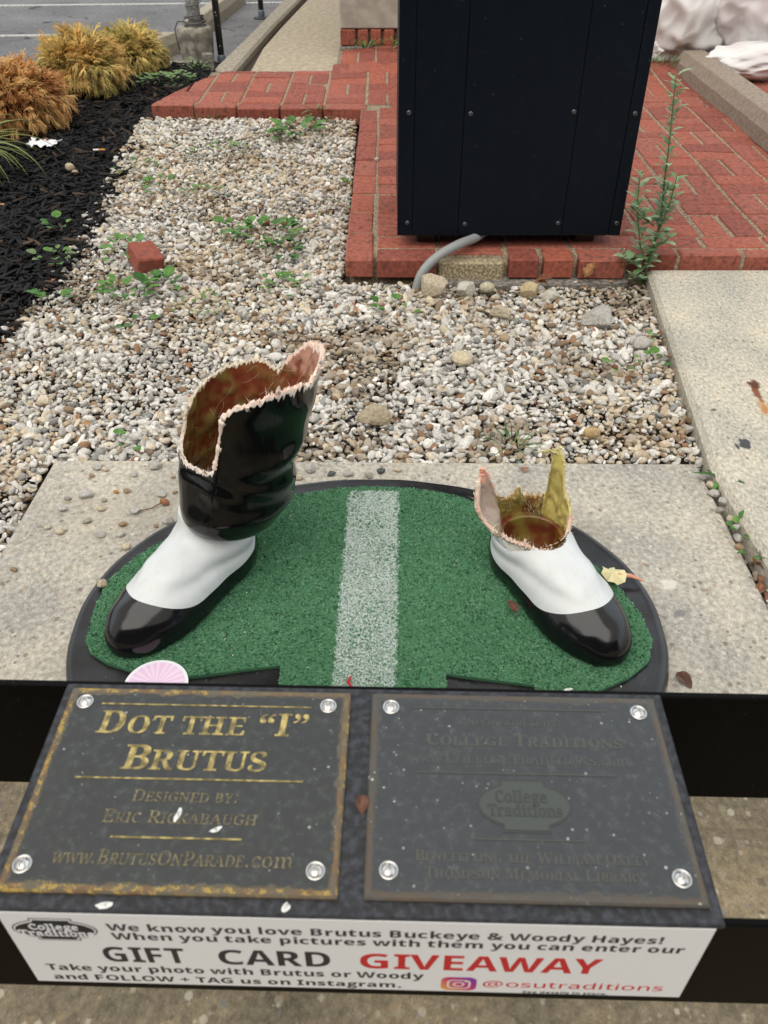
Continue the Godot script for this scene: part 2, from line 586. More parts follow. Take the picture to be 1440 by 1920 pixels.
func materials() -> void:
	for k in 4:
		var m := grained([L(0.385, 0.101, 0.06), L(0.315, 0.083, 0.052), L(0.37, 0.108, 0.07), L(0.28, 0.071, 0.047)][k], 0.82, 0.03, 0.84, 1.0, 3.1, 0.03, 11 + k)
		m.detail_enabled = true
		m.detail_albedo = ntex(noise(0.018, 5, FastNoiseLite.TYPE_SIMPLEX_SMOOTH, 90 + k), [[0.0, Color(0.2, 0.13, 0.11, 0.6)], [0.27, Color(0.2, 0.13, 0.12, 0.4)], [0.37, Color(0.3, 0.18, 0.15, 0.0)], [0.82, Color(0.9, 0.8, 0.7, 0.0)], [1.0, Color(0.85, 0.7, 0.62, 0.22)]])
		m.detail_uv_layer = BaseMaterial3D.DETAIL_UV_1
		M["brick%d" % k] = m
	M.mortar = grained(L(0.40, 0.32, 0.215), 0.95, 0.02, 0.6, 1.0, 7.0, 0.04, 21)
	M.mortar_patch = grained(L(0.55, 0.46, 0.29), 0.95, 0.03, 0.62, 1.0, 6.0, 0.15, 22)
	M.soil = grained(L(0.09, 0.062, 0.042), 1.0, 0.05, 0.4, 1.0, 3.0, 0.2, 23)
	M.dark_soil = grained(L(0.016, 0.013, 0.012), 1.0, 0.05, 0.4, 1.0, 3.0, 0.4, 24)
	M.kerb = grained(L(0.37, 0.33, 0.26), 0.95, 0.03, 0.8, 1.0, 2.0, 0.05, 25)
	M.walk = grained(L(0.43, 0.37, 0.275), 0.95, 0.04, 0.86, 1.0, 1.1, 0.02, 26)
	M.stop = grained(L(0.40, 0.36, 0.28), 0.95, 0.03, 0.85, 1.0, 2.2, 0.03, 27)
	M.block = grained(L(0.33, 0.27, 0.215), 0.95, 0.03, 0.82, 1.0, 2.6, 0.06, 28)
	M.limestone = grained(L(0.42, 0.385, 0.33), 0.9, 0.012, 0.88, 1.0, 1.5, 0.02, 29)
	M.footing = grained(L(0.27, 0.25, 0.22), 0.95, 0.03, 0.65, 1.0, 3.0, 0.08, 30)
	M.bucket = grained(L(0.36, 0.335, 0.28), 0.95, 0.012, 0.6, 1.0, 2.2, 0.06, 31)
	M.galv = grained(L(0.33, 0.33, 0.32), 0.5, 0.03, 0.7, 1.0, 3.0, 0.0, 32)
	M.cabinet = mat(L(0.0046, 0.0074, 0.0125), 0.48, 0.0, 0.24)
	M.cabinet.roughness_texture = ntex(noise(0.02, 4, FastNoiseLite.TYPE_SIMPLEX_SMOOTH, 33), [[0.0, Color(0.85, 0.85, 0.85)], [1.0, Color.WHITE]])
	triplanar(M.cabinet, 1.5)
	M.cabinet.albedo_color = Color.WHITE
	M.cabinet.albedo_texture = scuffed(401, L(0.0046, 0.0074, 0.0125), L(0.045, 0.05, 0.055), 60, 260, 0.05, 90.0)
	M.seam = mat(L(0.004, 0.005, 0.007), 0.5)
	M.screw_dark = mat(L(0.085, 0.09, 0.095), 0.35, 0.7)
	M.conduit = mat(L(0.27, 0.285, 0.285), 0.5)
	M.black_metal = mat(L(0.006, 0.006, 0.0065), 0.4)
	M.rail = mat(Color.WHITE, 0.5, 0.0, 0.2)
	M.rail.albedo_texture = scuffed(402, L(0.0016, 0.0016, 0.0017), L(0.07, 0.068, 0.064), 130, 420, 0.06, 60.0)
	triplanar(M.rail, 4.0, false)
	M.box_top = grained(L(0.03, 0.034, 0.045), 0.5, 0.03, 0.45, 1.0, 6.0, 0.02, 34)
	M.chrome = mat(L(0.62, 0.61, 0.59), 0.24, 1.0)
	M.boot = mat(L(0.003, 0.0035, 0.0035), 0.14, 0.0, 0.38)
	M.boot.clearcoat_enabled = true; M.boot.clearcoat = 0.2; M.boot.clearcoat_roughness = 0.06
	M.sole = mat(Color.WHITE, 0.21)
	M.sole.albedo_texture = scuffed(404, L(0.0052, 0.0056, 0.0066), L(0.09, 0.088, 0.085), 190, 120, 0.05, 60.0)
	M.sole.roughness_texture = ntex(noise(0.03, 4, FastNoiseLite.TYPE_SIMPLEX_SMOOTH, 36), [[0.2, Color(0.55, 0.55, 0.55)], [0.8, Color.WHITE]])
	triplanar(M.sole, 4.5)
	M.sole.uv1_world_triplanar = false
	M.shoe = mat(Color.WHITE, 0.36)
	M.shoe.albedo_texture = scuffed(403, L(0.58, 0.605, 0.615), L(0.33, 0.31, 0.26), 150, 150, 0.16, 70.0)
	triplanar(M.shoe, 4.5, false)
	M.resin = tinted(0.22, 0.5)
	M.fibre = tinted(0.95, 0.2)
	M.base = mat(Color.WHITE, 0.34)
	M.base.albedo_texture = scuffed(405, L(0.010, 0.010, 0.0115), L(0.13, 0.125, 0.115), 160, 420, 0.09, 60.0)
	M.base.roughness_texture = ntex(noise(0.02, 5, FastNoiseLite.TYPE_SIMPLEX_SMOOTH, 38), [[0.25, Color(0.6, 0.6, 0.6)], [0.75, Color.WHITE]])
	triplanar(M.base, 2.0)
	M.turf_back = mat(L(0.06, 0.18, 0.09), 0.95)
	M.turf = tinted(0.6, 0.3)
	M.pebble = tinted(0.9, 0.35)
	M.pebble.heightmap_enabled = true; M.pebble.heightmap_scale = 0.04
	M.pebble.heightmap_texture = ntex(noise(0.04, 4, FastNoiseLite.TYPE_SIMPLEX_SMOOTH, 39), [], 256)
	M.pebble.albedo_texture = ntex(noise(0.025, 4, FastNoiseLite.TYPE_SIMPLEX_SMOOTH, 40), [[0.25, Color(0.84, 0.83, 0.8)], [0.75, Color.WHITE]])
	triplanar(M.pebble, 9.0)
	M.chip = tinted(0.8, 0.35)
	M.plant = tinted(0.6, 0.35)
	M.plant.backlight_enabled = true; M.plant.backlight = Color(0.35, 0.35, 0.35)
	M.paper = mat(L(0.76, 0.77, 0.8), 0.85)
	M.cloth = tinted(0.9, 0.2)
	M.dry_tex = ntex(noise(0.05, 4, FastNoiseLite.TYPE_SIMPLEX_SMOOTH, 66), [[0.25, Color(0.6, 0.55, 0.5)], [0.75, Color.WHITE]], 128)
	M.white_paint = grained(L(0.66, 0.66, 0.64), 0.8, 0.05, 0.55, 1.0, 2.0, 0.0, 41)

# ---------------------------------------------------------------- ground, slabs, kerbs
func ground_setting() -> void:
	var mb := MB.new()
	mb.slab(poly([-60, -60, 60, -60, 60, 60, -60, 60]), -0.3, -0.24, 0)
	struct("ground", "broad asphalt ground reaching past everything", mb, grained(L(0.07, 0.068, 0.068), 0.95, 0.05, 0.7, 1.0, 0.8, 0.0, 51))

	# asphalt of the parking lot, one sheet with its own grain and crack lines
	var w := 900
	var im := Image.create(w, w, false, Image.FORMAT_RGB8)
	var big := noise(0.012, 4, FastNoiseLite.TYPE_SIMPLEX_SMOOTH, 52)
	var cell := noise(0.009, 1, FastNoiseLite.TYPE_CELLULAR, 53)
	cell.cellular_return_type = FastNoiseLite.RETURN_DISTANCE2_DIV
	var warp := noise(0.02, 4, FastNoiseLite.TYPE_SIMPLEX_SMOOTH, 54)
	for y in w:
		for x in w:
			var k := 0.40 + 0.07 * big.get_noise_2d(x, y) + rng.randf_range(-0.055, 0.055)
			var wx := x + 26.0 * warp.get_noise_2d(x, y); var wy := y * 1.7 + 26.0 * warp.get_noise_2d(x + 400, y)
			var c := cell.get_noise_2d(wx, wy)
			if c > -0.035 and warp.get_noise_2d(x * 0.5, y * 0.5 + 900) > -0.05: k *= 0.55
			if rng.randf() < 0.02: k += rng.randf_range(0.05, 0.16)
			im.set_pixel(x, y, Color(k, k * 1.0, k * 1.02))
	mb = MB.new()
	mb.slab(poly([-14, -22, -0.5, -22, -0.5, -10.0, -0.72, -7.4, -0.85, -5.62, -14, -5.62]), -0.235, -0.1, 0, Rect2(-10, -13, 9.3, 7.5))
	var lot := struct("parking_lot", "grey cracked asphalt parking lot behind the planting bed", mb, sheet_mat(ImageTexture.create_from_image(im), 0.9, 0.25))
	var ln := 0
	for q in [[-7.02, 0.075, -14.0, -1.62, -0.055], [-8.42, 0.08, -14.0, -0.75, -0.07]]:
		mb = MB.new()
		var pts := []
		var up := PackedVector2Array(); var lo := PackedVector2Array()
		var x: float = q[2]
		while x < q[3]:
			var z: float = q[0] + q[4] * (x + 2.1)
			up.append(Vector2(x, z - q[1] * 0.5 + rr(-0.005, 0.005))); lo.append(Vector2(x, z + q[1] * 0.5 + rr(-0.005, 0.005)))
			x += 0.04
		lo.reverse(); up.append_array(lo)
		mb.slab(up, -0.101, -0.096, 0)
		obj("painted_line", mb, M.white_paint, lot)

	# soil under the gravel and under the mulch
	mb = MB.new()
	mb.slab(poly([-1.12, -4.5, 0.9, -4.5, 0.9, -0.3, -1.9, -0.3, -1.1, -2.2, -1.06, -2.7, -1.1, -3.4]), -0.2, -0.03, 0)
	struct("soil_bed", "brown soil bed under the gravel", mb, M.soil)
	mb = MB.new()
	mb.slab(poly([-4, -5.56, -0.9, -5.56, -0.9, -4.34, -1.06, -4.3, -1.06, -3.2, -0.98, -2.7, -1.0, -2.2, -1.3, -0.3, -4, -0.3]), -0.2, -0.016, 0)
	struct("planting_bed", "planting bed of dark soil under black mulch", mb, M.dark_soil)

	# concrete pad under the statue and the plaque stand
	var pad_t := concrete_image(1024, 1400, 61, Color(0.65, 0.632, 0.59), 42000, 0.17, [
		[0.72, 0.12, 0.10, 0.05, Color(0.56, 0.53, 0.48), 0.35, 0.5], [0.86, 0.18, 0.012, 0.007, Color(0.8, 0.79, 0.76), 0.8, 0.4], [0.80, 0.16, 0.014, 0.006, Color(0.8, 0.78, 0.74), 0.7, 0.4],
		[0.755, 0.128, 0.006, 0.0035, Color(0.3, 0.3, 0.31), 0.9, 0.3], [0.86, 0.21, 0.008, 0.004, Color(0.42, 0.42, 0.42), 0.7, 0.3], [0.9, 0.3, 0.012, 0.007, Color(0.5, 0.5, 0.5), 0.6, 0.4],
		[0.25, 0.10, 0.2, 0.05, Color(0.6, 0.56, 0.49), 0.3, 0.6], [0.93, 0.42, 0.07, 0.05, Color(0.6, 0.57, 0.5), 0.3, 0.6]])
	mb = MB.new()
	mb.slab(poly([-0.73, -1.505, 0.69, -1.49, 0.693, -0.748, -0.757, -0.753]), -0.12, 0.0, 0.006, Rect2(-0.85, -1.56, 1.6, 2.5))
	struct("concrete_pad", "weathered tan concrete pad under the statue and plaque stand", mb, sheet_mat(pad_t, 0.93, 0.14))

	# coarser slab under the stand, its colour darkened to stand in for shade
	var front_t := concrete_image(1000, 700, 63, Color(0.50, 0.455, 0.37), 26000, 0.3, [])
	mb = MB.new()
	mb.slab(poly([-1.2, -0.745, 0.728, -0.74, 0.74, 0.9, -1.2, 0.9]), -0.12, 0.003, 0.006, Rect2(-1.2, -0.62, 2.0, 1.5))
	struct("shade_toned_pavement", "rough concrete slab under the plaque stand with shade put into its dark colour", mb, sheet_mat(front_t, 0.95, 0.25))

	# raised walkway on the right
	var walk_t := concrete_image(900, 1100, 67, Color(0.69, 0.67, 0.615), 24000, 0.13, [
		[0.222, 0.345, 0.014, 0.012, Color(0.28, 0.13, 0.08), 0.9, 0.5], [0.215, 0.365, 0.009, 0.02, Color(0.42, 0.2, 0.1), 0.8, 0.5], [0.21, 0.395, 0.014, 0.022, Color(0.66, 0.42, 0.2), 0.75, 0.7],
		[0.125, 0.465, 0.013, 0.011, Color(0.25, 0.25, 0.26), 0.95, 0.25], [0.105, 0.47, 0.004, 0.008, Color(0.27, 0.27, 0.27), 0.9, 0.3], [0.1, 0.40, 0.008, 0.003, Color(0.33, 0.28, 0.24), 0.8, 0.3],
		[0.06, 0.64, 0.008, 0.006, Color(0.36, 0.36, 0.35), 0.8, 0.3], [0.07, 0.03, 0.005, 0.004, Color(0.33, 0.3, 0.27), 0.9, 0.3]])
	mb = MB.new()
	mb.slab(poly([0.812, -2.468, 2.6, -2.468, 2.6, 0.9, 0.76, 0.9, 0.712, -1.14, 0.70, -1.44]), -0.12, 0.03, 0.012, Rect2(0.66, -2.5, 1.1, 2.1))
	struct("walkway", "raised tan concrete walkway slab with a rust stain", mb, sheet_mat(walk_t, 0.93, 0.1))

	# sidewalk beyond the bricks, its kerb, the bed's edging
	mb = MB.new()
	mb.slab(poly([-0.735, -4.99, -0.25, -4.985, -0.25, -9.4, -0.46, -9.4, -0.595, -7.6, -0.69, -6.4, -0.735, -5.7]), -0.2, 0.05, 0.004)
	struct("sidewalk", "tan concrete sidewalk leading back along the building", mb, M.walk)
	mb = MB.new()
	mb.slab(poly([-0.935, -5.13, -0.868, -4.945, -0.818, -5.0, -0.778, -5.7, -0.735, -6.4, -0.64, -7.6, -0.2, -22, -0.42, -22, -0.775, -7.5, -0.825, -6.74, -0.885, -5.8]), -0.2, 0.065, 0.014)
	struct("kerb", "worn concrete kerb between the sidewalk and the parking lot", mb, M.kerb)
	mb = MB.new()
	mb.slab(poly([-4, -5.62, -1.05, -5.62, -1.05, -5.54, -4, -5.54]), -0.2, 0.0, 0.008)
	struct("edging_kerb", "low concrete edging between mulch bed and asphalt", mb, M.kerb)
	mb = MB.new()
	mb.slab(poly([-0.83, -5.0, -0.73, -4.985, -0.73, -5.7, -0.69, -6.4, -0.59, -7.6, -0.45, -9.4, -0.55, -9.4, -0.645, -7.6, -0.74, -6.4, -0.78, -5.7, -0.82, -5.02]), -0.2, 0.02, 0)
	struct("soil_strip", "dirt filled gap between kerb and sidewalk", mb, M.soil)

# ---------------------------------------------------------------- brick paving
func brick_top(x: float, z: float) -> float:
	return 0.07 + 0.05 * smoothstep(-0.5, 0.1, x) * smoothstep(-4.45, -5.5, z) + 0.004 * sin(x * 7.0) * sin(z * 5.0)

var brick_cache := {}
func brick_mesh(s: Vector3, k: int) -> ArrayMesh:
	var key := "%d %d %d %d" % [roundi(s.x * 500), roundi(s.y * 500), roundi(s.z * 500), k]
	if not brick_cache.has(key):
		var mb := MB.new()
		mb.box(Transform3D(Basis(), Vector3(0, -s.y * 0.5, 0)), s, 0.0035 + 0.0008 * k)
		mb.jitter(0.0013, k + 3)
		brick_cache[key] = mb.done()
	return brick_cache[key]

func brick(parent: Node, x0: float, x1: float, z0: float, z1: float, h := 0.06, drop := 0.0) -> void:
	if z0 < -4.2 and x0 < -0.3:                       # cut to the slanting left end and the sidewalk
		var piece := Geometry2D.intersect_polygons(poly([x0, z0, x1, z0, x1, z1, x0, z1]), poly([-1.105, -4.24, -1.10, -4.3, -1.04, -4.55, -0.95, -4.82, -0.86, -4.985, 0.3, -4.985, 0.3, -4.1, -0.5, -4.1]))
		if piece.is_empty(): return
		var area := 0.0
		for i in piece[0].size(): area += piece[0][i].cross(piece[0][(i + 1) % piece[0].size()]) * 0.5
		if absf(area) < 0.0016: return
		if absf(area) < (x1 - x0) * (z0 - z1) * 0.985:
			var pb := MB.new()
			var y := brick_top((x0 + x1) * 0.5, (z0 + z1) * 0.5)
			pb.slab(piece[0], y - h, y, 0.0035)
			obj("brick", pb, M["brick%d" % rng.randi_range(0, 3)], parent)
			return
	var x := (x0 + x1) * 0.5; var z := (z0 + z1) * 0.5
	var k := rng.randi_range(0, 3)
	var o := obj("brick", brick_mesh(Vector3(absf(x1 - x0), h, absf(z1 - z0)), k), M["brick%d" % rng.randi_range(0, 3)], parent)
	var e := 0.04
	var nn := Vector3(brick_top(x - e, z) - brick_top(x + e, z), 2 * e, brick_top(x, z - e) - brick_top(x, z + e)).normalized()
	nn = (nn + Vector3(rr(-0.012, 0.012), 0, rr(-0.012, 0.012))).normalized()
	o.transform = Transform3D(face(Vector3(0, 0, 1) - nn * nn.z, nn).rotated(Vector3.UP, rr(-0.008, 0.008)), Vector3(x, brick_top(x, z) - drop + rr(-0.002, 0.002), z))

func brick_paving() -> void:
	var p := Node3D.new()
	p.name = numbered(self, "brick_paving")
	add_child(p)
	tag(p, "red brick paving in basket weave around the black cabinet", "paving", "", "structure")
	# mortar bed, following the rise of the bricks
	var beds := [[-0.93, -0.02, -4.985, -4.28], [-0.107, 2.3, -4.32, -2.48], [-0.26, 2.3, -5.6, -4.31]]
	for b in beds:
		var mb := MB.new()
		var rows := []
		var n := 24
		for j in n + 1:
			var row := PackedVector3Array()
			for i in n + 1:
				var x := lerpf(b[0], b[1], clampf((i - 1.0) / (n - 2.0), 0, 1)); var z := lerpf(b[2], b[3], clampf((j - 1.0) / (n - 2.0), 0, 1))
				row.append(Vector3(x, brick_top(x, z) - 0.004 + (-0.2 if i == 0 or j == 0 or i == n or j == n else 0.0), z))
			rows.append(row)
		mb.grid(rows, false, false)
		obj("mortar_bed", mb, M.mortar, p)
	var g := 0.011
	# border column, brick ends to the gravel
	var zs := [-2.437, -2.66, -2.848, -3.034, -3.232, -3.432, -3.628, -3.822, -4.02, -4.19]
	for i in zs.size() - 1:
		var d := 0.0105 * i / 8.0
		brick(p, -0.118 + d, -0.034 + d * 0.5 + rr(-0.002, 0.002), zs[i] - g * 0.5, zs[i + 1] + g * 0.5)
	# front edge: two stretchers, a stretcher with its face gone, two headers, a stretcher
	for e in [[-0.022, 0.158], [0.168, 0.366], [0.382, 0.472], [0.488, 0.578], [0.595, 0.735]]:
		brick(p, e[0], e[1], -2.44 - (0.045 if e[0] == 0.168 else 0.0), -2.53)
	for e in [[-0.022, 0.165], [0.176, 0.372], [0.383, 0.575], [0.586, 0.79], [0.80, 1.0], [1.011, 1.2], [1.21, 1.41], [1.42, 1.62]]:
		brick(p, e[0], e[1], -2.541, -2.632)
	for e in [[0.75, 0.9], [0.91, 1.1], [1.11, 1.3], [1.312, 1.5], [1.51, 1.62]]: brick(p, e[0], e[1], -2.477, -2.532)
	var pm := MB.new()
	pm.box(Transform3D(Basis(), Vector3(0.267, 0.024, -2.462)), Vector3(0.2, 0.072, 0.036), 0.006)
	obj("mortar_patch", pm, M.mortar_patch, p)
	pm = MB.new()
	var fp := PackedVector2Array()
	for i in 14: fp.append(Vector2(0.1 + 0.65 * i / 13.0, -2.385 - rr(0, 0.03) - 0.03 * absf(i / 13.0 - 0.5)))
	fp.append(Vector2(0.75, -2.5)); fp.append(Vector2(0.1, -2.5))
	pm.slab(fp, -0.08, 0.006, 0.003)
	obj("footing", pm, M.footing, p)
	# basket weave, blocks of two bricks
	var count := 0
	for bi in range(0, 11):
		for bj in range(0, 13):
			var x0 := 0.03 + 0.2 * bi; var z0 := -2.638 - 0.2 * bj
			if x0 < 0.1 and z0 > -4.2: continue                       # the strip of stretchers lies there
			if x0 > 1.6 and z0 > -3.5: continue
			if x0 > 0.2 and x0 < 0.7 and z0 < -3.1: continue       # behind the cabinet, out of sight
			weave(p, x0, z0, (bi + bj) % 2 == 0, g)
	# soldier strip between the border column and the weave
	for k in 16:
		var z0 := -2.638 - 0.1 * k
		brick(p, -0.023, 0.175, z0, z0 - 0.1 + g * 0.5)
	# left platform
	for k in 5:
		brick(p, -1.1 + 0.2 * k + 0.005 * k, -0.905 + 0.2 * k + 0.005 * k, -4.265 + 0.018 * k, -4.355 + 0.018 * k, 0.075)
	for bi in range(0, 7):
		for bj in range(0, 4):
			var x0 := -1.28 + 0.2 * bi; var z0 := -4.362 - 0.2 * bj + 0.012 * bi
			weave(p, x0, z0, (bi + bj) % 2 == 1, g)
	for bi in range(0, 2):
		for bj in range(3, 6):
			weave(p, -0.24 + 0.2 * bi, -4.362 - 0.2 * bj + 0.05, (bi + bj) % 2 == 1, g)

func weave(p: Node, x0: float, z0: float, flat: bool, g: float) -> void:
	for k in 2:
		if flat: brick(p, x0, x0 + 0.2 - g, z0 - 0.1 * k, z0 - 0.1 * k - 0.1 + g * 0.5)
		else: brick(p, x0 + 0.1 * k, x0 + 0.1 * k + 0.1 - g, z0, z0 - 0.2 + g * 0.5)

# ---------------------------------------------------------------- gravel, mulch
var mulch_edge := [-0.3, -1.32, -1.4, -1.15, -2.2, -1.105, -2.38, -1.065, -2.64, -1.047, -2.98, -1.07, -3.2, -1.092, -3.6, -1.12, -4.4, -1.135, -6.0, -1.1]
func edge_lookup(z: float) -> float:
	for i in range(2, mulch_edge.size(), 2):
		if z >= mulch_edge[i]:
			return lerpf(mulch_edge[i - 1], mulch_edge[i + 1], (z - mulch_edge[i - 2]) / (mulch_edge[i] - mulch_edge[i - 2]))
	return mulch_edge[mulch_edge.size() - 1]

func in_gravel(x: float, z: float, m: float) -> bool:
	if x < edge_lookup(z) - m: return false
	if z > -1.5 + m and x > -0.735 - m and x < 0.69 + m: return false
	if z < -4.19 + m: return false
	if z < -2.44 + m and x > -0.122 - m: return false
	var wx := table([-2.468, 0.812, -1.44, 0.70, -1.14, 0.712, 0.9, 0.745], z)
	return x < wx - m * 0.5

var tone_noise: FastNoiseLite
func stone_colour(x: float, z: float) -> Color:
	var tan_share := clampf(0.36 + 0.9 * tone_noise.get_noise_2d(x * 1.2, z * 1.2) + (0.16 if z < -2.0 and x < 0.1 else -0.06), 0.1, 0.85)
	var t := rng.randf()
	var c: Color
	if t < 0.025: c = Color(0.33, 0.20, 0.125)
	elif t < 0.07: c = Color(0.27, 0.2, 0.14)
	elif t < 0.13: c = Color(0.30, 0.30, 0.30)
	elif t < 0.13 + tan_share * 0.62: c = Color(0.50, 0.41, 0.30).lerp(Color(0.70, 0.625, 0.51), rng.randf())
	else: c = Color(0.47, 0.455, 0.43).lerp(Color(0.84, 0.825, 0.795), rng.randf())
	return c * rr(0.85, 1.12)

func gravel() -> void:
	tone_noise = noise(1.1, 3, FastNoiseLite.TYPE_SIMPLEX_SMOOTH, 71)
	var relief := noise(1.6, 2, FastNoiseLite.TYPE_SIMPLEX_SMOOTH, 72)
	var p := Node3D.new()
	p.name = "gravel"
	add_child(p)
	tag(p, "loose pale grey and tan gravel filling the bed", "gravel", "", "stuff")
	var kinds := []
	for k in 12:
		kinds.append([stone(200 + k, 1, 0.7 if k % 4 == 0 else rr(0.0, 0.15), 1.0, rr(0.5, 0.72), rr(0.68, 0.95)), [], []])
	for layer in 3:
		var cell: float = [0.02, 0.0145, 0.0165][layer]
		var z := -4.3
		while z < -0.35:
			var x := -1.4
			while x < 0.86:
				var px := x + rr(-0.55, 0.55) * cell; var pz := z + rr(-0.55, 0.55) * cell
				x += cell
				if not in_gravel(px, pz, 0.0): continue
				if layer == 2 and rng.randf() < 0.42: continue
				var s := lerpf(0.0105, 0.029, pow(rng.randf(), 1.4)) * (1.3 if rng.randf() < 0.12 else 1.0)
				if tone_noise.get_noise_2d(px * 1.7 + 9, pz * 1.7) > 0.18: s *= 0.78
				if not in_gravel(px, pz, s * 0.45): continue
				var bare := clampf((relief.get_noise_2d(px * 1.3 + 3.0, pz * 1.6) - 0.2) * 4.0, 0, 0.8) * (1.0 if pz > -2.5 else 0.5)
				if layer == 2 and rng.randf() < bare: continue
				var y: float = [-0.021, -0.010, 0.0][layer] + rr(-0.003, 0.003) + 0.008 * relief.get_noise_2d(px, pz)
				if pz < -3.3: y += 0.034 * smoothstep(-3.3, -4.2, pz)
				var b := Basis.from_euler(Vector3(rr(-0.65, 0.65), rr(0, TAU), rr(-0.65, 0.65))).scaled_local(Vector3(rr(0.95, 1.4), rr(0.75, 1.15), 1) * s)
				var q: Array = kinds[rng.randi_range(0, 11)]
				q[1].append(Transform3D(b, Vector3(px, y, pz)))
				var sc := stone_colour(px, pz)
				if bare > 0.1 and rng.randf() < bare: sc = sc * Color(0.62, 0.55, 0.47)      # stained by the soil
				q[2].append(sc)
			z += cell
	var total := 0
	for q in kinds:
		total += q[1].size()
		many("stone", q[0], M.pebble, q[1], q[2], p)
	print("gravel stones ", total)

func mulch() -> void:
	var p := Node3D.new()
	p.name = "mulch"
	add_child(p)
	tag(p, "black shredded wood mulch covering the planting bed", "mulch", "", "stuff")
	for k in 5:
		var mb := MB.new()
		var rows := []
		var w := rr(0.06, 0.13)
		for i in 5:
			var t := i / 4.0
			var ww := w * (0.25 + sin(PI * clampf(t * 0.9 + 0.07, 0, 1)))
			var bend := 0.1 * sin(t * 3.0 + k)
			rows.append(PackedVector3Array([Vector3(-ww + bend, rr(-0.03, 0.02), t - 0.5), Vector3(bend, 0.07 + rr(0, 0.04), t - 0.5), Vector3(ww + bend, rr(-0.03, 0.02), t - 0.5), Vector3(bend, -0.05, t - 0.5)]))
		mb.grid(rows, true, false)
		var xfs := []; var cols := []
		for i in 2900:
			var z := rr(-5.52, -1.0)
			var x := edge_lookup(z) + rr(0.06, -1.1 if z < -3 else -0.7) + 0.02 * sin(z * 23.0)
			if z < -4.25 and rng.randf() < 0.5: x = rr(-1.14, -0.95)
			var l := rr(0.03, 0.075)
			xfs.append(Transform3D(Basis.from_euler(Vector3(rr(-0.35, 0.35), rr(0, TAU), rr(-0.5, 0.5))).scaled_local(Vector3(l, l * rr(0.7, 1.2), l)), Vector3(x, rr(-0.012, 0.014), z)))
			cols.append(Color(0.0095, 0.0095, 0.0105) * rr(0.5, 1.9) if rng.randf() > 0.07 else Color(0.055, 0.036, 0.024) * rr(0.5, 1.6))
		many("wood_chip", mb.done(), M.chip, xfs, cols, p)

# ---------------------------------------------------------------- black metal cabinet and its conduit
func cabinet() -> void:
	var t := thing("cabinet", "tall black sheet metal cabinet with riveted panels standing on the bricks", "cabinet", Vector3(0.383, 0.0, -2.53))
	var w := 0.686; var y0 := 0.112; var hh := 1.5; var d := 0.5
	var mb := MB.new()
	mb.box(Transform3D(Basis(), Vector3(0, y0 + hh * 0.5, -d * 0.5 - 0.004)), Vector3(w - 0.006, hh - 0.004, d), 0.004)
	obj("body", mb, M.cabinet, t)
	# the front is folded sheet: two corner strips and three panels, lapped a little over one another
	var xs := [-w * 0.5, -0.297, -0.157, 0.162, 0.307, w * 0.5]
	for i in 5:
		var lap := 0.0032 if i in [0, 2, 4] else 0.002
		mb = MB.new()
		mb.box(Transform3D(Basis(Vector3.UP, rr(-0.002, 0.002)), Vector3((xs[i] + xs[i + 1]) * 0.5, y0 + hh * 0.5, lap * 0.5 - 0.003)), Vector3(xs[i + 1] - xs[i] - 0.0012, hh, lap + 0.006), 0.001)
		obj("front_panel", mb, M.cabinet, t)
	mb = MB.new()
	mb.box(Transform3D(Basis(), Vector3(0, y0 + hh + 0.008, -d * 0.5)), Vector3(w + 0.02, 0.02, d + 0.02), 0.004)
	obj("lid", mb, M.cabinet, t)
	for s in [-1.0, 1.0]:
		for z in [-0.08, -0.42]:
			mb = MB.new()
			mb.box(Transform3D(Basis(), Vector3(s * 0.25, 0.094, z)), Vector3(0.06, 0.048, 0.06), 0.004)
			obj("foot", mb, M.black_metal, t)
	var sc := MB.new()
	sc.lathe(Transform3D(Basis(Vector3.RIGHT, PI / 2), Vector3.ZERO), [Vector2(0.0075, -0.001), Vector2(0.0075, 0.001), Vector2(0.0062, 0.003), Vector2(0.0035, 0.0045), Vector2(0.002, 0.0035), Vector2(0.0, 0.003)], 14)
	var sm := sc.done()
	for y in [0.148, 0.462, 0.78, 1.1, 1.4]:
		for x in [-0.31, -0.137, 0.149, 0.325]:
			var o := obj("rivet", sm, M.screw_dark, t)
			o.position = Vector3(x + rr(-0.003, 0.003), y + rr(-0.004, 0.004), 0.0015)
	var c := MB.new()
	var pts := []; var rad := []
	var ctl := [Vector3(0.33, 0.098, -2.62), Vector3(0.285, 0.103, -2.535), Vector3(0.225, 0.108, -2.465), Vector3(0.165, 0.09, -2.425), Vector3(0.122, 0.055, -2.405), Vector3(0.103, 0.018, -2.395), Vector3(0.095, -0.03, -2.39)]
	var cv := Curve3D.new()
	for i in ctl.size():
		var tn: Vector3 = (ctl[mini(i + 1, ctl.size() - 1)] - ctl[maxi(i - 1, 0)]) * 0.17
		cv.add_point(ctl[i], -tn, tn)
	for i in 33:
		pts.append(cv.sample_baked(cv.get_baked_length() * i / 32.0, true)); rad.append(0.0138)
	c.tube(pts, rad, 20)
	tag(obj("conduit", c, M.conduit), "grey plastic conduit bending from under the black cabinet into the gravel", "conduit")

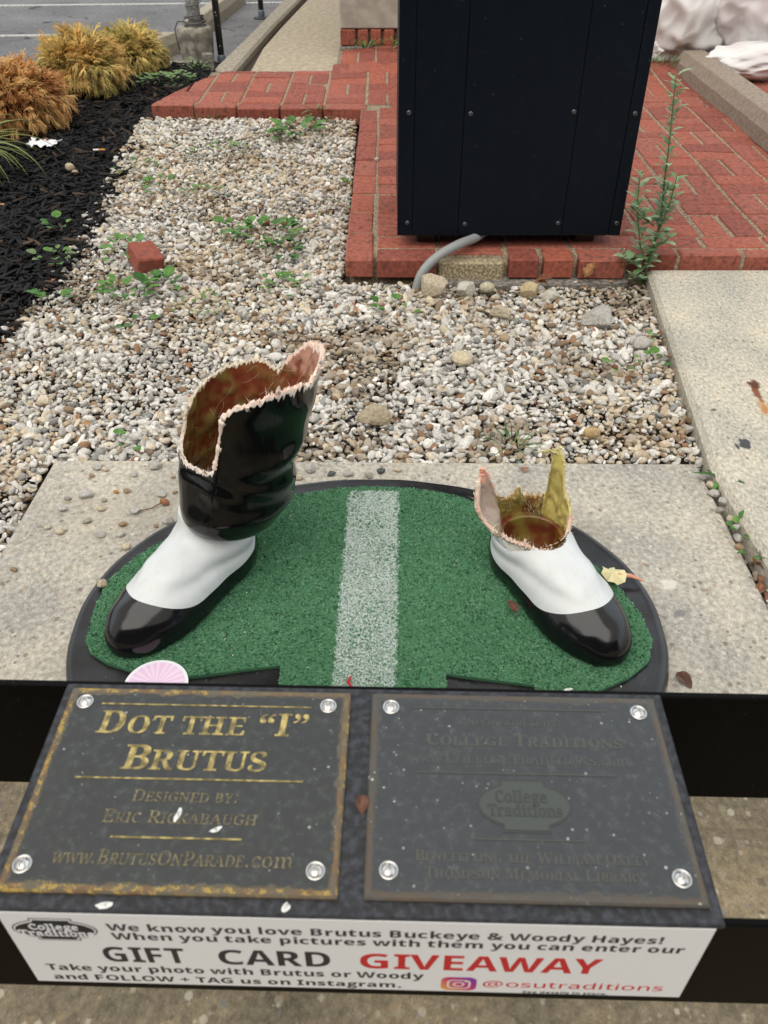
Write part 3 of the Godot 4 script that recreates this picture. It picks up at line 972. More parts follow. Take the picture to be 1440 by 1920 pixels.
# ---------------------------------------------------------------- the broken statue
var shoe_hole := false
func shoe_d(p: Vector3) -> float:            # x across, y up, z towards the toe; metres
	var heel := ell(p - Vector3(0, 0.016, 0.083), Vector3(0.053, 0.070, 0.083))
	var ball := ell(p - Vector3(0, 0.014, 0.238), Vector3(0.067, 0.066, 0.107))
	var waist := cap(p, Vector3(0, 0.02, 0.09), Vector3(0, 0.02, 0.22), 0.052, 0.056)
	var d := smin(smin(heel, ball, 0.05), waist, 0.03)
	d = smin(d, cap(p, Vector3(0, 0.052, 0.175), Vector3(0, 0.072, 0.105), 0.040, 0.046), 0.06)
	var ank := cap(p, Vector3(0, 0.05, 0.09), Vector3(0, 0.14, 0.088), 0.053, 0.055)
	d = smin(d, ank, 0.03)
	# folds of the spat at the ankle
	var ang := atan2(p.z - 0.09, absf(p.x))
	d -= 0.0035 * exp(-pow((p.y - 0.082 - 0.012 * sin(ang)) / 0.012, 2.0)) - 0.002 * exp(-pow((p.y - 0.062 - 0.010 * sin(ang)) / 0.008, 2.0))
	d -= 0.0009 * sin(p.x * 90.0 + p.z * 40.0) * sin(p.z * 75.0 - p.y * 60.0)
	d = maxf(d, -p.y)
	if not shoe_hole: d = maxf(d, p.y - 0.137)
	if shoe_hole:
		d = maxf(d, -maxf(0.084 - p.y, Vector2(p.x, p.z - 0.09).length() - 0.0612))
		d = maxf(d, -shoe_in(p))
	return d

func shoe_in(p: Vector3) -> float:
	return smin(cap(p, Vector3(0, 0.066, 0.093), Vector3(0, 0.2, 0.09), 0.049, 0.056), cap(p, Vector3(0, 0.045, 0.1), Vector3(0, 0.036, 0.17), 0.033, 0.026), 0.015)

func shoe(leg: Node, xf: Transform3D, hole: bool, mirror: float) -> void:
	shoe_hole = hole
	var top := 0.11 if hole else 0.15
	var r := nets(shoe_d, Vector3(-0.092, -0.0105, -0.02), Vector3(0.093, top, 0.362), 0.0046)
	var vs: PackedVector3Array = r[0]
	var ns := PackedVector3Array(); var g := PackedFloat32Array(); var cav := PackedFloat32Array(); var cut2 := PackedFloat32Array()
	var e := 0.0035
	for p in vs:
		ns.append(Vector3(shoe_d(p + Vector3(e, 0, 0)) - shoe_d(p - Vector3(e, 0, 0)), shoe_d(p + Vector3(0, e, 0)) - shoe_d(p - Vector3(0, e, 0)), shoe_d(p + Vector3(0, 0, e)) - shoe_d(p - Vector3(0, 0, e))).normalized())
		var line := 0.047 - 0.006 * smoothstep(0.02, 0.16, p.z) + 0.055 * pow(smoothstep(0.185, 0.338, p.z), 1.3)
		var gg := p.y - line
		var cv := -1.0
		if hole:
			cv = 1.0 if p.y > 0.0825 and Vector2(p.x, p.z - 0.09).length() < 0.0645 else 0.0016 - absf(shoe_in(p))
		if cv > 0: gg = 1.0
		g.append(gg); cav.append(cv)
	var ts: PackedInt32Array = r[1]
	var outer := PackedInt32Array(); var inner := PackedInt32Array()
	for t in range(0, ts.size(), 3):
		var k := 0
		for q in 3:
			if cav[ts[t + q]] > 0: k += 1
		for q in 3:
			if k == 3: inner.append(ts[t + q])
			else: outer.append(ts[t + q])
	var black := cut(vs, ns, outer, g, 1.0)
	# the white paint stands a hair proud of the black
	var vw := PackedVector3Array()
	for i in vs.size(): vw.append(vs[i] + ns[i] * 0.0004)
	var white := cut(vw, ns, outer, g, -1.0)
	for q in [[black, "shoe_sole", M.sole], [white, "shoe_upper", M.shoe]]:
		var o := obj(q[1], q[0], q[2], leg)
		o.transform = xf
	if hole:
		var mb := MB.new()
		var nz := noise(16.0, 3, FastNoiseLite.TYPE_SIMPLEX_SMOOTH, 7)
		for i in vs.size():
			var k := nz.get_noise_3dv(vs[i])
			mb.col = Color(0.20, 0.10, 0.015).lerp(Color(0.10, 0.035, 0.012), clampf(0.5 + 1.4 * k, 0, 1)) if vs[i].z > 0.10 else Color(0.12, 0.03, 0.012).lerp(Color(0.2, 0.16, 0.04), clampf(0.4 + 1.6 * k, 0, 1))
			mb.vert(vs[i], ns[i])
		for t in range(0, inner.size(), 3):
			mb.idx.append(inner[t]); mb.idx.append(inner[t + 2]); mb.idx.append(inner[t + 1])
		var o := obj("shoe_lining", mb, M.resin, leg)
		o.transform = xf

func ring_table(t: Array, deg: float) -> float:
	var a := fposmod(deg, 360.0)
	return table(t, a)

# torn shell of a trouser leg: outer skin, frayed fibreglass edge, resin lining
func shell(leg: Node, A: Vector3, B: Vector3, rad: Array, y0: float, tops: Array, flare: Array, wrinkle: Callable, thick0: float, bands: Array, lining: Callable, edge_col: Callable, sd: int, skin: Material = null) -> void:
	var n := 240
	var jag := noise(0.09, 3, FastNoiseLite.TYPE_SIMPLEX_SMOOTH, sd)
	var lump := noise(14.0, 3, FastNoiseLite.TYPE_SIMPLEX_SMOOTH, sd + 1)
	var pt := func(deg: float, y: float, off: float) -> Vector3:
		var k := (y - A.y) / (B.y - A.y)
		var c := A + (B - A) * k
		var r: float = table(rad, y) * (1.0 + (ring_table(flare, deg) - 1.0) * smoothstep(y0, 0.9 * ring_table(tops, deg) + 0.1 * y0, y)) + wrinkle.call(deg, y) + off
		return Vector3(c.x + cos(deg_to_rad(deg)) * r, y, c.z + sin(deg_to_rad(deg)) * r)
	var degs := []; var ty := []; var bandw := []; var wall := []
	for k in n:
		var d := 360.0 * k / n
		degs.append(d)
		ty.append(ring_table(tops, d) + 0.0062 * jag.get_noise_1d(d * 5.0) + 0.006 * (absf(jag.get_noise_1d(d * 17.0 + 90.0)) - 0.2) + 0.0024 * jag.get_noise_1d(d * 31.0))
		bandw.append(maxf(0.0012, ring_table(bands, d) * (1.0 + 1.5 * jag.get_noise_1d(d * 2.3 + 500.0))))
		wall.append(thick0 * clampf(0.45 + 90.0 * ring_table(bands, d), 0.55, 1.4))
	# outer skin
	var rows := []
	var nr := 46
	for j in nr + 1:
		var row := PackedVector3Array()
		var t := float(j) / nr
		for k in n:
			var y := lerpf(y0, ty[k] - bandw[k], t)
			row.append(pt.call(degs[k], y, 0.0))
		rows.append(row)
	# hem turned in below
	var hem := []
	for h in [[-0.012, 0.006], [-0.007, 0.001], [-0.002, -0.001]]:
		var row := PackedVector3Array()
		for k in n: row.append(pt.call(degs[k], y0, h[0]) + Vector3(0, h[1], 0))
		hem.append(row)
	var mb := MB.new()
	mb.grid(hem + rows, true, true)
	obj("trouser" if skin == null else "ankle", mb, M.boot if skin == null else skin, leg)
	# torn edge
	mb = MB.new()
	rows = []; var cols := []
	for h in [[1.0, 0.0], [0.72, 0.0003], [0.6, -0.0004], [0.12, -0.0012], [0.0, -0.35], [-0.25, -0.75], [0.25, -1.0], [1.4, -1.03]]:
		var row := PackedVector3Array(); var cr := []
		for k in n:
			var d: float = degs[k]
			var y: float = ty[k] - bandw[k] * h[0] + (0.0016 * jag.get_noise_2d(d * 40.0, h[1] * 900.0) if h[1] < -0.2 else 0.0)
			var off: float = h[1] if h[1] > -0.1 else h[1] * wall[k]
			row.append(pt.call(d, y, off + 0.0008 * jag.get_noise_2d(d * 55.0, h[0] * 300.0)))
			cr.append(edge_col.call(d, h[0], jag.get_noise_2d(d * 12.0, h[0] * 60.0)))
		rows.append(row); cols.append(cr)
	mb.grid(rows, true, true, cols)
	# broken flakes of laminate standing off the edge
	var fr := RandomNumberGenerator.new()
	fr.seed = sd + 5
	for i in 54:
		var k := fr.randi_range(0, n - 1)
		var d: float = degs[k]
		if ring_table(bands, d) < 0.0035 and fr.randf() < 0.6: continue
		var half := fr.randf_range(0.7, 3.2)
		var hgt := fr.randf_range(0.003, 0.011)
		var lean := fr.randf_range(-0.005, 0.007)
		var base: float = ty[k] - fr.randf_range(0.001, 0.006)
		var fl := []
		for j in 4:
			var t := j / 3.0
			var row := PackedVector3Array()
			for m in 4:
				var u := m / 3.0 - 0.5
				var dd := d + u * 2.0 * half * (1.0 - 0.45 * t) + fr.randfn() * 0.25
				row.append(pt.call(dd, base + hgt * t * (1.0 - 0.35 * absf(u) + 0.2 * fr.randfn()) , -wall[k] * 0.5 * fr.randf() + lean * t * t))
			fl.append(row)
		mb.col = edge_col.call(d, 0.3, fr.randf_range(-0.3, 0.45))
		mb.grid(fl, false)
	# where the tear runs straight up or down the wall, the broken thickness shows as a ragged welt
	for k in n:
		var k2 := (k + 1) % n
		if absf(ty[k] - ty[k2]) < 0.009: continue
		var pts := []; var fat := []
		for i in 7:
			var t := i / 6.0
			var d := lerpf(degs[k], degs[k] + 360.0 / n, t)
			pts.append(pt.call(d, lerpf(ty[k], ty[k2], t), -wall[k] * 0.45) + Vector3(1, 0.6, 0.8) * 0.0012 * jag.get_noise_1d(k * 90.0 + i * 31.0))
			fat.append(wall[k] * (0.55 + 0.35 * jag.get_noise_1d(k * 70.0 + i * 43.0)))
		mb.col = edge_col.call(degs[k], 0.3, jag.get_noise_1d(k * 17.0))
		mb.tube(pts, fat, 7)
	obj("torn_edge", mb, M.fibre, leg)
	# lining
	mb = MB.new()
	rows = []; cols = []
	for j in 41:
		var t := float(j) / 40.0
		var row := PackedVector3Array(); var cr := []
		for k in n:
			var y := lerpf(ty[k] - bandw[k] * 0.9, y0 - 0.01, t)
			var p: Vector3 = pt.call(degs[k], y, -wall[k])
			var l := lump.get_noise_3dv(p * 1.6)
			row.append(pt.call(degs[k], y, -wall[k] - (0.009 * maxf(0.0, l + 0.1) + 0.0012 * lump.get_noise_3dv(p * 6.0)) * smoothstep(0.0, 0.12, t)))
			cr.append(lining.call(degs[k], y, l, lump.get_noise_3dv(p * 3.5 + Vector3(7, 0, 0))))
		rows.append(row); cols.append(cr)
	mb.grid(rows, true, true, cols)
	obj("lining", mb, M.resin, leg)
	# loose glass fibres standing off the tear
	mb = MB.new()
	var r := RandomNumberGenerator.new()
	r.seed = sd
	for i in 1300:
		var k := r.randi_range(0, n - 1)
		if i > 800 and absf(ty[k] - ty[(k + 1) % n]) < 0.006: continue
		var d: float = degs[k] + r.randf_range(-0.7, 0.7)
		var b: Vector3 = pt.call(d, lerpf(ty[k], ty[(k + 1) % n], r.randf()) - bandw[k] * r.randf_range(0, 0.9), -wall[k] * r.randf())
		var outw := Vector3(cos(deg_to_rad(d)), 0, sin(deg_to_rad(d)))
		var dir := (outw * r.randf_range(-0.6, 0.9) + Vector3(r.randfn() * 0.5, r.randf_range(0.1, 1.2), r.randfn() * 0.5)).normalized()
		var l := r.randf_range(0.003, 0.009) * clampf(0.35 + 100.0 * bandw[k], 0.5, 1.3) * (2.2 if r.randf() < 0.06 else 1.0)
		var s := dir.cross(Vector3(r.randfn(), r.randfn(), r.randfn())).normalized() * 0.00048
		var s2 := dir.cross(s).normalized() * 0.00045
		var tip := b + dir * l + Vector3(r.randfn(), r.randfn(), r.randfn()) * 0.001
		var cc: Color = edge_col.call(d, 0.0, 0.3)
		mb.col = cc.lerp(Color(0.75, 0.66, 0.58), r.randf_range(0.2, 0.9))
		mb.tri(b - s, b + s, tip); mb.tri(b + s, b + s2, tip); mb.tri(b + s2, b - s, tip)
	# long strands bedded in the resin inside
	for i in 90:
		var d := r.randf_range(0.0, 360.0)
		var top: float = ring_table(tops, d) - 0.012
		var y := lerpf(y0 + 0.02, top, r.randf())
		var dd := r.randf_range(-0.9, 0.9); var dy := r.randf_range(-0.0028, 0.0028)
		var last: Vector3 = pt.call(d, y, -thick0 - 0.004)
		mb.col = Color(0.55, 0.47, 0.36).lerp(Color(0.3, 0.24, 0.1), r.randf())
		for k in 12:
			d += dd * 2.0; y = minf(y + dy, ring_table(tops, d) - 0.006)
			dd += r.randfn() * 0.12; dy += r.randfn() * 0.0004
			var nx: Vector3 = pt.call(d, y, -thick0 - 0.0035 - 0.002 * sin(k * 0.6))
			var s := (nx - last).cross(Vector3(cos(deg_to_rad(d)), 0, sin(deg_to_rad(d)))).normalized() * 0.00035
			mb.tri(last - s, last + s, nx)
			mb.tri(last + s, nx + s, nx)
			last = nx
	var fb := obj("fibre", mb, M.fibre, leg)
	fb.set_meta("kind", "stuff")

func base_outline(a: float, inset: float) -> Vector2:
	var c := cos(a); var s := sin(a)
	var rx := 0.502; var rz := 0.392 if s < 0 else 0.36
	var e := 2.0 if s < 0 else 2.35
	var k := pow(pow(absf(c), e) + pow(absf(s), e), -1.0 / e)
	var p := Vector2(c * rx, s * rz) * k
	return Vector2(-0.027, -0.995) + p * (1.0 - inset / p.length())

func statue() -> void:
	var t := thing("broken_statue", "broken statue: two torn shoes with a trouser leg on a green turf base", "statue")
	# moulded black base
	var mb := MB.new()
	var rows := []
	for h in [[0.0, -0.01], [0.0, 0.004], [-0.002, 0.018], [0.0, 0.028], [0.004, 0.036], [0.010, 0.0405], [0.016, 0.041], [0.022, 0.039], [0.06, 0.038], [0.2, 0.038], [0.33, 0.038]]:
		var row := PackedVector3Array()
		for k in 160:
			var p := base_outline(-TAU * k / 160.0, h[0])
			row.append(Vector3(p.x, h[1] + 0.0006 * sin(k * 0.9), p.y))
		rows.append(row)
	mb.grid(rows, true)
	for k in 160: mb.tri_out(Vector3(-0.027, 0.038, -0.995), rows[10][k], rows[10][(k + 1) % 160], Vector3(0, -1, -1))
	obj("platform", mb, M.base, t)
	# turf mat with its cut-outs
	var cp := poly([-0.492, -0.93, -0.497, -1.0, -0.493, -1.07, -0.455, -1.137, -0.395, -1.201, -0.29, -1.272, -0.172, -1.322, -0.09, -1.342, -0.022, -1.347, 0.06, -1.341, 0.139, -1.319, 0.215, -1.278, 0.30, -1.21, 0.372, -1.13, 0.413, -1.06, 0.437, -0.992, 0.443, -0.93, 0.425, -0.885, 0.387, -0.853, 0.33, -0.825, 0.28, -0.812, 0.239, -0.805, 0.235, -0.838, 0.098, -0.861, 0.095, -0.73, -0.16, -0.73, -0.166, -0.878, -0.311, -0.855, -0.38, -0.858, -0.446, -0.884, -0.478, -0.905])
	mb = MB.new()
	mb.slab(cp, 0.030, 0.0445, 0.001)
	var turf := obj("turf", mb, M.turf_back, t)
	var tuft := MB.new()
	var r := RandomNumberGenerator.new()
	r.seed = 5
	for k in 7:
		var a := TAU * k / 7.0 + r.randf()
		var b := Vector3(cos(a), 0, sin(a)) * 0.0009
		var tip := b * 1.4 + Vector3(cos(a) * r.randf_range(0.0002, 0.0026), r.randf_range(0.0035, 0.0062), sin(a) * r.randf_range(0.0002, 0.0026))
		var s := Vector3(-sin(a), 0, cos(a)) * 0.00075
		tuft.tri(b - s, b + s, tip); tuft.tri(b + s, b - s, tip + Vector3(0, 0, 0.0004))
	var xfs := []; var cols := []; var wx := []; var wc := []
	var worn := noise(9.0, 3, FastNoiseLite.TYPE_SIMPLEX_SMOOTH, 77)
	var patch := noise(3.2, 3, FastNoiseLite.TYPE_SIMPLEX_SMOOTH, 78)
	var z := -1.35
	while z < -0.72:
		var x := -0.5
		while x < 0.45:
			var q := Vector2(x + rr(-0.0007, 0.0007), z + rr(-0.0014, 0.0014))
			x += 0.0024
			if not Geometry2D.is_point_in_polygon(q, cp): continue
			var tf := Transform3D(Basis.from_euler(Vector3(rr(-0.35, 0.35), rr(0, TAU), rr(-0.35, 0.35))).scaled_local(Vector3(0.72, 0.5, 0.72) * rr(0.8, 1.2)), Vector3(q.x, 0.0441, q.y))
			var sl := lerpf(-0.07, -0.084, (q.y + 1.326) / 0.6); var sr := lerpf(0.03, 0.0165, (q.y + 1.335) / 0.6)
			var on := q.x > sl + rr(-0.0035, 0.0035) and q.x < sr + rr(-0.0035, 0.0035) and q.y > -1.33 + rr(-0.003, 0.003)
			if on and rng.randf() < clampf(0.93 + 0.4 * worn.get_noise_2d(q.x * 1.0, q.y * 0.6), 0.4, 0.985):
				wx.append(tf)
				wc.append(Color(0.70, 0.77, 0.74).lerp(Color(0.88, 0.91, 0.90), rng.randf()) * (0.5 if rng.randf() < 0.1 else 1.0))
			else:
				xfs.append(tf)
				var c := Color(0.10, 0.285, 0.145).lerp(Color(0.20, 0.43, 0.25), clampf(rng.randf() * 0.75 + 0.45 * patch.get_noise_2d(q.x, q.y) + 0.1, 0, 1))
				if rng.randf() < 0.1: c = c.lerp(Color(0.34, 0.56, 0.40), 0.8)
				elif rng.randf() < 0.17: c = Color(0.026, 0.09, 0.05)
				cols.append(c)
		z += 0.0031
	many("turf_pile", tuft.done(), M.turf, xfs, cols, turf)
	many("white_stripe", tuft.done(), M.turf, wx, wc, turf)

	# tall leg on the left of the stripe, foot turned out to the left
	var leg := Node3D.new()
	leg.name = "leg"
	t.add_child(leg)
	leg.set_meta("label", "taller leg with a black trouser torn open above the shoe")
	var dl := Vector3(-0.535, 0, 0.845).normalized()
	var bl := Basis(Vector3.UP.cross(dl), Vector3.UP, dl)
	shoe(leg, Transform3D(bl, Vector3(-0.249, 0.048, -1.184)), false, 1.0)
	var tops := [0, .456, 10, .446, 19, .436, 28, .44, 37, .447, 54, .45, 69, .448, 77, .442, 87, .435, 97, .431, 103, .424, 106, .414, 107.5, .385, 106.9 + 1.2, .36, 109.2, .335, 111, .316, 115, .308, 130, .299, 151, .297, 163, .301, 170, .315, 175, .33, 179, .341, 184, .364, 200, .384, 214, .391, 234, .399, 251, .404, 267, .406, 284, .404, 298, .392, 302, .412, 311, .434, 324, .454, 343, .464, 355, .462, 360, .456]
	var flare := [0, 1.08, 20, 1.05, 60, 1.0, 130, 1.0, 150, 1.06, 172, 1.12, 180, 1.06, 195, 1.0, 300, 1.0, 340, 1.07, 360, 1.08]
	var wr := func(d: float, y: float) -> float:
		var a := deg_to_rad(d)
		var w := 0.006 * exp(-pow((y - 0.205 - 0.012 * sin(a + 0.4)) / 0.016, 2.0)) * (0.55 + 0.45 * cos(a - 0.3))
		w += 0.007 * exp(-pow((y - 0.262 - 0.014 * sin(a - 0.7)) / 0.018, 2.0)) * (0.5 + 0.5 * cos(a - 0.5))
		w += 0.006 * exp(-pow((y - 0.325 + 0.02 * sin(a)) / 0.02, 2.0)) * maxf(0.0, cos(a - 0.75))
		w += 0.005 * exp(-pow((y - 0.39 - 0.03 * sin(a)) / 0.022, 2.0)) * maxf(0.0, cos(a - 0.2))
		w -= 0.006 * exp(-pow((y - 0.236 - 0.055 * cos(a - 2.3)) / 0.011, 2.0)) * maxf(0.0, cos(a - 2.2))
		w -= 0.004 * exp(-pow((y - 0.295) / 0.014, 2.0)) * maxf(0.0, cos(a - 0.9))
		w += 0.011 * exp(-pow((y - 0.222) / 0.035, 2.0)) * maxf(0.0, cos(a + 0.25)) + 0.005 * exp(-pow((y - 0.315) / 0.03, 2.0)) * maxf(0.0, cos(a))
		w += 0.003 * sin(a * 2.0 + y * 22.0) + 0.0016 * sin(a * 5.0 - y * 50.0)
		return w * 0.75 * smoothstep(0.165, 0.2, y)
	var lin := func(d: float, y: float, a: float, b: float) -> Color:
		var c := Color(0.14, 0.03, 0.017).lerp(Color(0.25, 0.075, 0.032), clampf(0.4 + 0.55 * b, 0, 1))
		var olive := clampf((a + 0.1) * 3.0, 0, 1)
		if d > 140 and d < 240: olive = clampf(olive + 0.5 - absf(d - 190) / 90.0 + b, 0, 1)
		c = c.lerp(Color(0.18, 0.15, 0.045), olive * (0.8 if y < 0.34 or (d > 150 and d < 250) else 0.35))
		if d > 300 or d < 8: c = c.lerp(Color(0.55, 0.3, 0.22), clampf((y - 0.40) * 25.0 + b, 0, 0.85))
		return c
	var ecol := func(d: float, h: float, k: float) -> Color:
		var c := Color(0.72, 0.47, 0.37).lerp(Color(0.80, 0.70, 0.61), clampf(0.5 + 2.2 * k, 0, 1))
		if h > 0.5 and h <= 1.01: c = c.lerp(Color(0.75, 0.74, 0.7), 0.6)
		if d > 175 and d < 300: c = Color(0.60, 0.52, 0.36).lerp(Color(0.72, 0.66, 0.55), clampf(0.5 + 1.6 * k, 0, 1))
		elif d > 112 and d < 175: c = c.lerp(Color(0.8, 0.76, 0.7), 0.6)
		return c
	shell(leg, Vector3(-0.269, 0.14, -1.110), Vector3(-0.205, 0.43, -1.125), [.163, .066, .167, .074, .175, .083, .190, .089, .21, .091, .26, .090, .32, .089, .40, .096, .46, .102], 0.166, tops, flare, wr, 0.007, [0, .009, 20, .007, 45, .009, 70, .006, 90, .0055, 100, .008, 106, .013, 110, .012, 114, .005, 130, .004, 160, .0045, 175, .004, 190, .0028, 230, .003, 280, .0025, 300, .004, 320, .006, 345, .008, 360, .009], lin, ecol, 31)

	# short leg on the right, torn off at the ankle
	leg = Node3D.new()
	leg.name = "leg_001"
	t.add_child(leg)
	leg.set_meta("label", "shorter leg torn off just above the white shoe")
	var dr := Vector3(0.47, 0, 0.883).normalized()
	shoe(leg, Transform3D(Basis(Vector3.UP.cross(dr), Vector3.UP, dr), Vector3(0.213, 0.048, -1.178)), true, -1.0)
	tops = [0, .168, 8, .160, 18, .150, 29, .144, 41, .143, 55, .146, 70, .150, 90, .152, 109, .160, 122, .161, 134, .158, 150, .154, 165, .15, 176, .155, 181, .166, 186, .186, 190, .204, 194, .212, 198, .224, 201, .228, 204, .240, 206.5, .234, 208, .222, 212, .206, 215, .190, 220, .175, 230, .170, 240, .172, 247, .178, 252, .187, 256, .178, 263, .168, 280, .168, 292, .171, 299, .176, 301, .19, 302, .235, 303, .258, 306, .268, 310, .27, 314, .268, 317, .262, 320, .25, 323, .236, 327, .214, 333, .196, 342, .186, 350, .178, 356, .172, 360, .168]
	flare = [0, 1.05, 60, 1.0, 150, 1.04, 174, 1.2, 186, 1.5, 198, 1.55, 208, 1.35, 222, 1.05, 300, 0.98, 318, 1.0, 345, 1.06, 360, 1.05]
	var wr2 := func(d: float, y: float) -> float:
		return 0.0015 * sin(deg_to_rad(d) * 3.0 + y * 60.0)
	var lin2 := func(d: float, y: float, a: float, b: float) -> Color:
		var c := Color(0.10, 0.03, 0.014).lerp(Color(0.17, 0.07, 0.024), clampf(0.5 + 1.4 * b, 0, 1)).lerp(Color(0.2, 0.16, 0.045), clampf((a + 0.05) * 2.2, 0, 0.8))
		if d > 296 or d < 12: c = c.lerp(Color(0.56, 0.48, 0.15), clampf(0.85 + 0.7 * b, 0, 1))
		if d > 165 and d < 216: c = c.lerp(Color(0.40, 0.32, 0.27), 0.85)
		if d >= 216 and d < 262: c = c.lerp(Color(0.28, 0.23, 0.06), 0.6)
		return c
	var ecol2 := func(d: float, h: float, k: float) -> Color:
		if h > 0.7 and d > 20 and d < 185: return Color(0.006, 0.006, 0.007)
		var c := Color(0.66, 0.42, 0.32).lerp(Color(0.74, 0.65, 0.54), clampf(0.5 + 1.4 * k, 0, 1))
		if d > 290 and d < 356: c = Color(0.58, 0.49, 0.17).lerp(Color(0.66, 0.6, 0.32), clampf(0.5 + k, 0, 1))
		elif d > 216 and d < 290: c = Color(0.34, 0.27, 0.10).lerp(Color(0.5, 0.3, 0.14), clampf(0.5 + k, 0, 1))
		elif d > 195 and d < 212 and h > 0.1: c = Color(0.7, 0.34, 0.25)
		return c
	shell(leg, Vector3(0.2555, 0.14, -1.0985), Vector3(0.253, 0.25, -1.102), [.122, .0615, .128, .0632, .15, .0632, .17, .065, .27, .07], 0.124, tops, flare, wr2, 0.006, [0, .006, 20, .009, 45, .012, 70, .009, 90, .006, 130, .0055, 165, .006, 185, .008, 200, .012, 210, .008, 218, .003, 240, .002, 300, .002, 330, .003, 350, .004, 360, .006], lin2, ecol2, 47, M.shoe)
	# frayed strands leaning off the tip of the yellow tongue
	for k in 9:
		mb = MB.new()
		mb.col = Color(0.56, 0.48, 0.16).lerp(Color(0.66, 0.6, 0.34), rng.randf())
		var b := Vector3(0.286 + 0.0022 * k, 0.258 + rr(-0.004, 0.004), -1.162 + 0.001 * k)
		var lean := Vector3(rr(-0.032, -0.008) + 0.002 * k, rr(0.004, 0.018), rr(-0.004, 0.008))
		mb.tube([b + Vector3(0.001, -0.012, 0), b, b + lean * 0.55 + Vector3(0, 0.003, 0), b + lean], [0.0028, 0.0026, 0.0018, 0.0004], 5)
		obj("fibre_strand", mb, M.fibre, leg)
	# flaked paint hanging on below the tear
	mb = MB.new()
	for f in [[104, 0.142, 0.013, 0.010], [120, 0.145, 0.018, 0.012], [90, 0.137, 0.012, 0.008], [134, 0.147, 0.01, 0.006]]:
		var o2 := Vector3(0.255, f[1], -1.105)
		var a := deg_to_rad(f[0])
		var nrm := Vector3(cos(a), 0.15, sin(a))
		var c0 := o2 + Vector3(cos(a), 0, sin(a)) * 0.0695
		var tx := Vector3(-sin(a), 0, cos(a))
		var ring := []
		for k in 11:
			var b := TAU * k / 11.0
			ring.append(c0 + tx * cos(b) * f[2] * rr(0.7, 1.15) + Vector3(0, 1, 0) * sin(b) * f[3] * rr(0.6, 1.2) + nrm * rr(0.0, 0.003))
		for k in 11:
			mb.tri_out(c0 + nrm * 0.002, ring[k], ring[(k + 1) % 11], o2)
	mb.col = Color.WHITE
	obj("paint_flake", mb, mat(L(0.62, 0.6, 0.54), 0.8), leg)

# ---------------------------------------------------------------- lettering
var fonts := {}
func font(name_: String, bold: bool) -> SystemFont:
	var key := name_ + str(bold)
	if not fonts.has(key):
		var f := SystemFont.new()
		f.font_names = PackedStringArray([name_])
		f.font_weight = 700 if bold else 400
		fonts[key] = f
	return fonts[key]

# one line of raised or printed letters in the xy plane (x to the right, y up the page), as one mesh.
# Runs of lower case are set as small capitals when small > 0.
func line(text: String, f: SystemFont, x0: float, x1: float, y: float, cap_h: float, thick: float, small := 0.0, slant := 0.0) -> ArrayMesh:
	var fs := 48
	var runs := []
	var k := 0
	while k < text.length():
		var ch := text[k]
		var low: bool = small > 0 and ch != ch.to_upper()
		if runs.size() and runs[-1][1] == low: runs[-1][0] += ch
		else: runs.append([ch, low])
		k += 1
	var parts := []
	var x := 0.0
	for r in runs:
		var tm := TextMesh.new()
		tm.font = f; tm.font_size = fs; tm.pixel_size = 0.01; tm.depth = 0.02
		tm.curve_step = 1.0
		tm.horizontal_alignment = HORIZONTAL_ALIGNMENT_LEFT; tm.vertical_alignment = VERTICAL_ALIGNMENT_BOTTOM
		tm.text = r[0].to_upper() if r[1] else r[0]
		var adv := f.get_string_size(tm.text, HORIZONTAL_ALIGNMENT_LEFT, -1, fs).x * 0.01
		var s: float = small if r[1] else 1.0
		parts.append([tm, x, s])
		x += adv * s
	# height of a capital and of the base line, measured on an H
	var hm := TextMesh.new()
	hm.font = f; hm.font_size = fs; hm.pixel_size = 0.01; hm.depth = 0.02; hm.text = "H"; hm.vertical_alignment = VERTICAL_ALIGNMENT_BOTTOM
	var hb := hm.get_aabb()
	var sy := cap_h / hb.size.y
	var sx := (x1 - x0) / x
	var st := SurfaceTool.new()
	for p in parts:
		if p[0].text.strip_edges() == "": continue
		var b := Basis(Vector3(sx * p[2], 0, 0), Vector3(sy * p[2] * slant, sy * p[2], 0), Vector3(0, 0, thick / 0.02))
		st.append_from(p[0], 0, Transform3D(b, Vector3(x0 + p[1] * sx, y - hb.position.y * sy * p[2], 0)))
	return st.commit()

func put_line(parent: Node, called: String, m: Mesh, mt: Material, xf: Transform3D) -> void:
	var o := obj(called, m, mt, parent)
	o.transform = xf

func screw_mesh() -> ArrayMesh:
	var mb := MB.new()
	var rows := []
	var w := MB.new()
	w.lathe(Transform3D(), [Vector2(0.0082, 0), Vector2(0.0082, 0.0008), Vector2(0.0076, 0.0014), Vector2(0.0066, 0.0014), Vector2(0.0064, 0.0006)], 28)
	for i in 13:
		var r := 0.0062 * i / 12.0
		var row := PackedVector3Array()
		for k in 56:
			var a := -TAU * k / 56.0
			var p := Vector2(cos(a), sin(a)) * r
			var y := 0.0008 + 0.0034 * (1.0 - pow(r / 0.0062, 2.2))
			var q := p.rotated(0.4)
			if (absf(q.x) < 0.0008 and absf(q.y) < 0.0031) or (absf(q.y) < 0.0008 and absf(q.x) < 0.0031): y -= 0.0019
			row.append(Vector3(p.x, y, p.y))
		rows.append(row)
	rows.reverse()
	w.grid(rows, true)
	return w.done()

func rounded(w: float, h: float, r: float, seg := 6) -> PackedVector2Array:
	var p := PackedVector2Array()
	for q in [[1, 1, 0], [-1, 1, 1], [-1, -1, 2], [1, -1, 3]]:
		for k in seg + 1:
			var a: float = PI / 2 * (q[2] + float(k) / seg)
			p.append(Vector2(q[0] * (w * 0.5 - r) + cos(a) * r, q[1] * (h * 0.5 - r) + sin(a) * r))
	return p

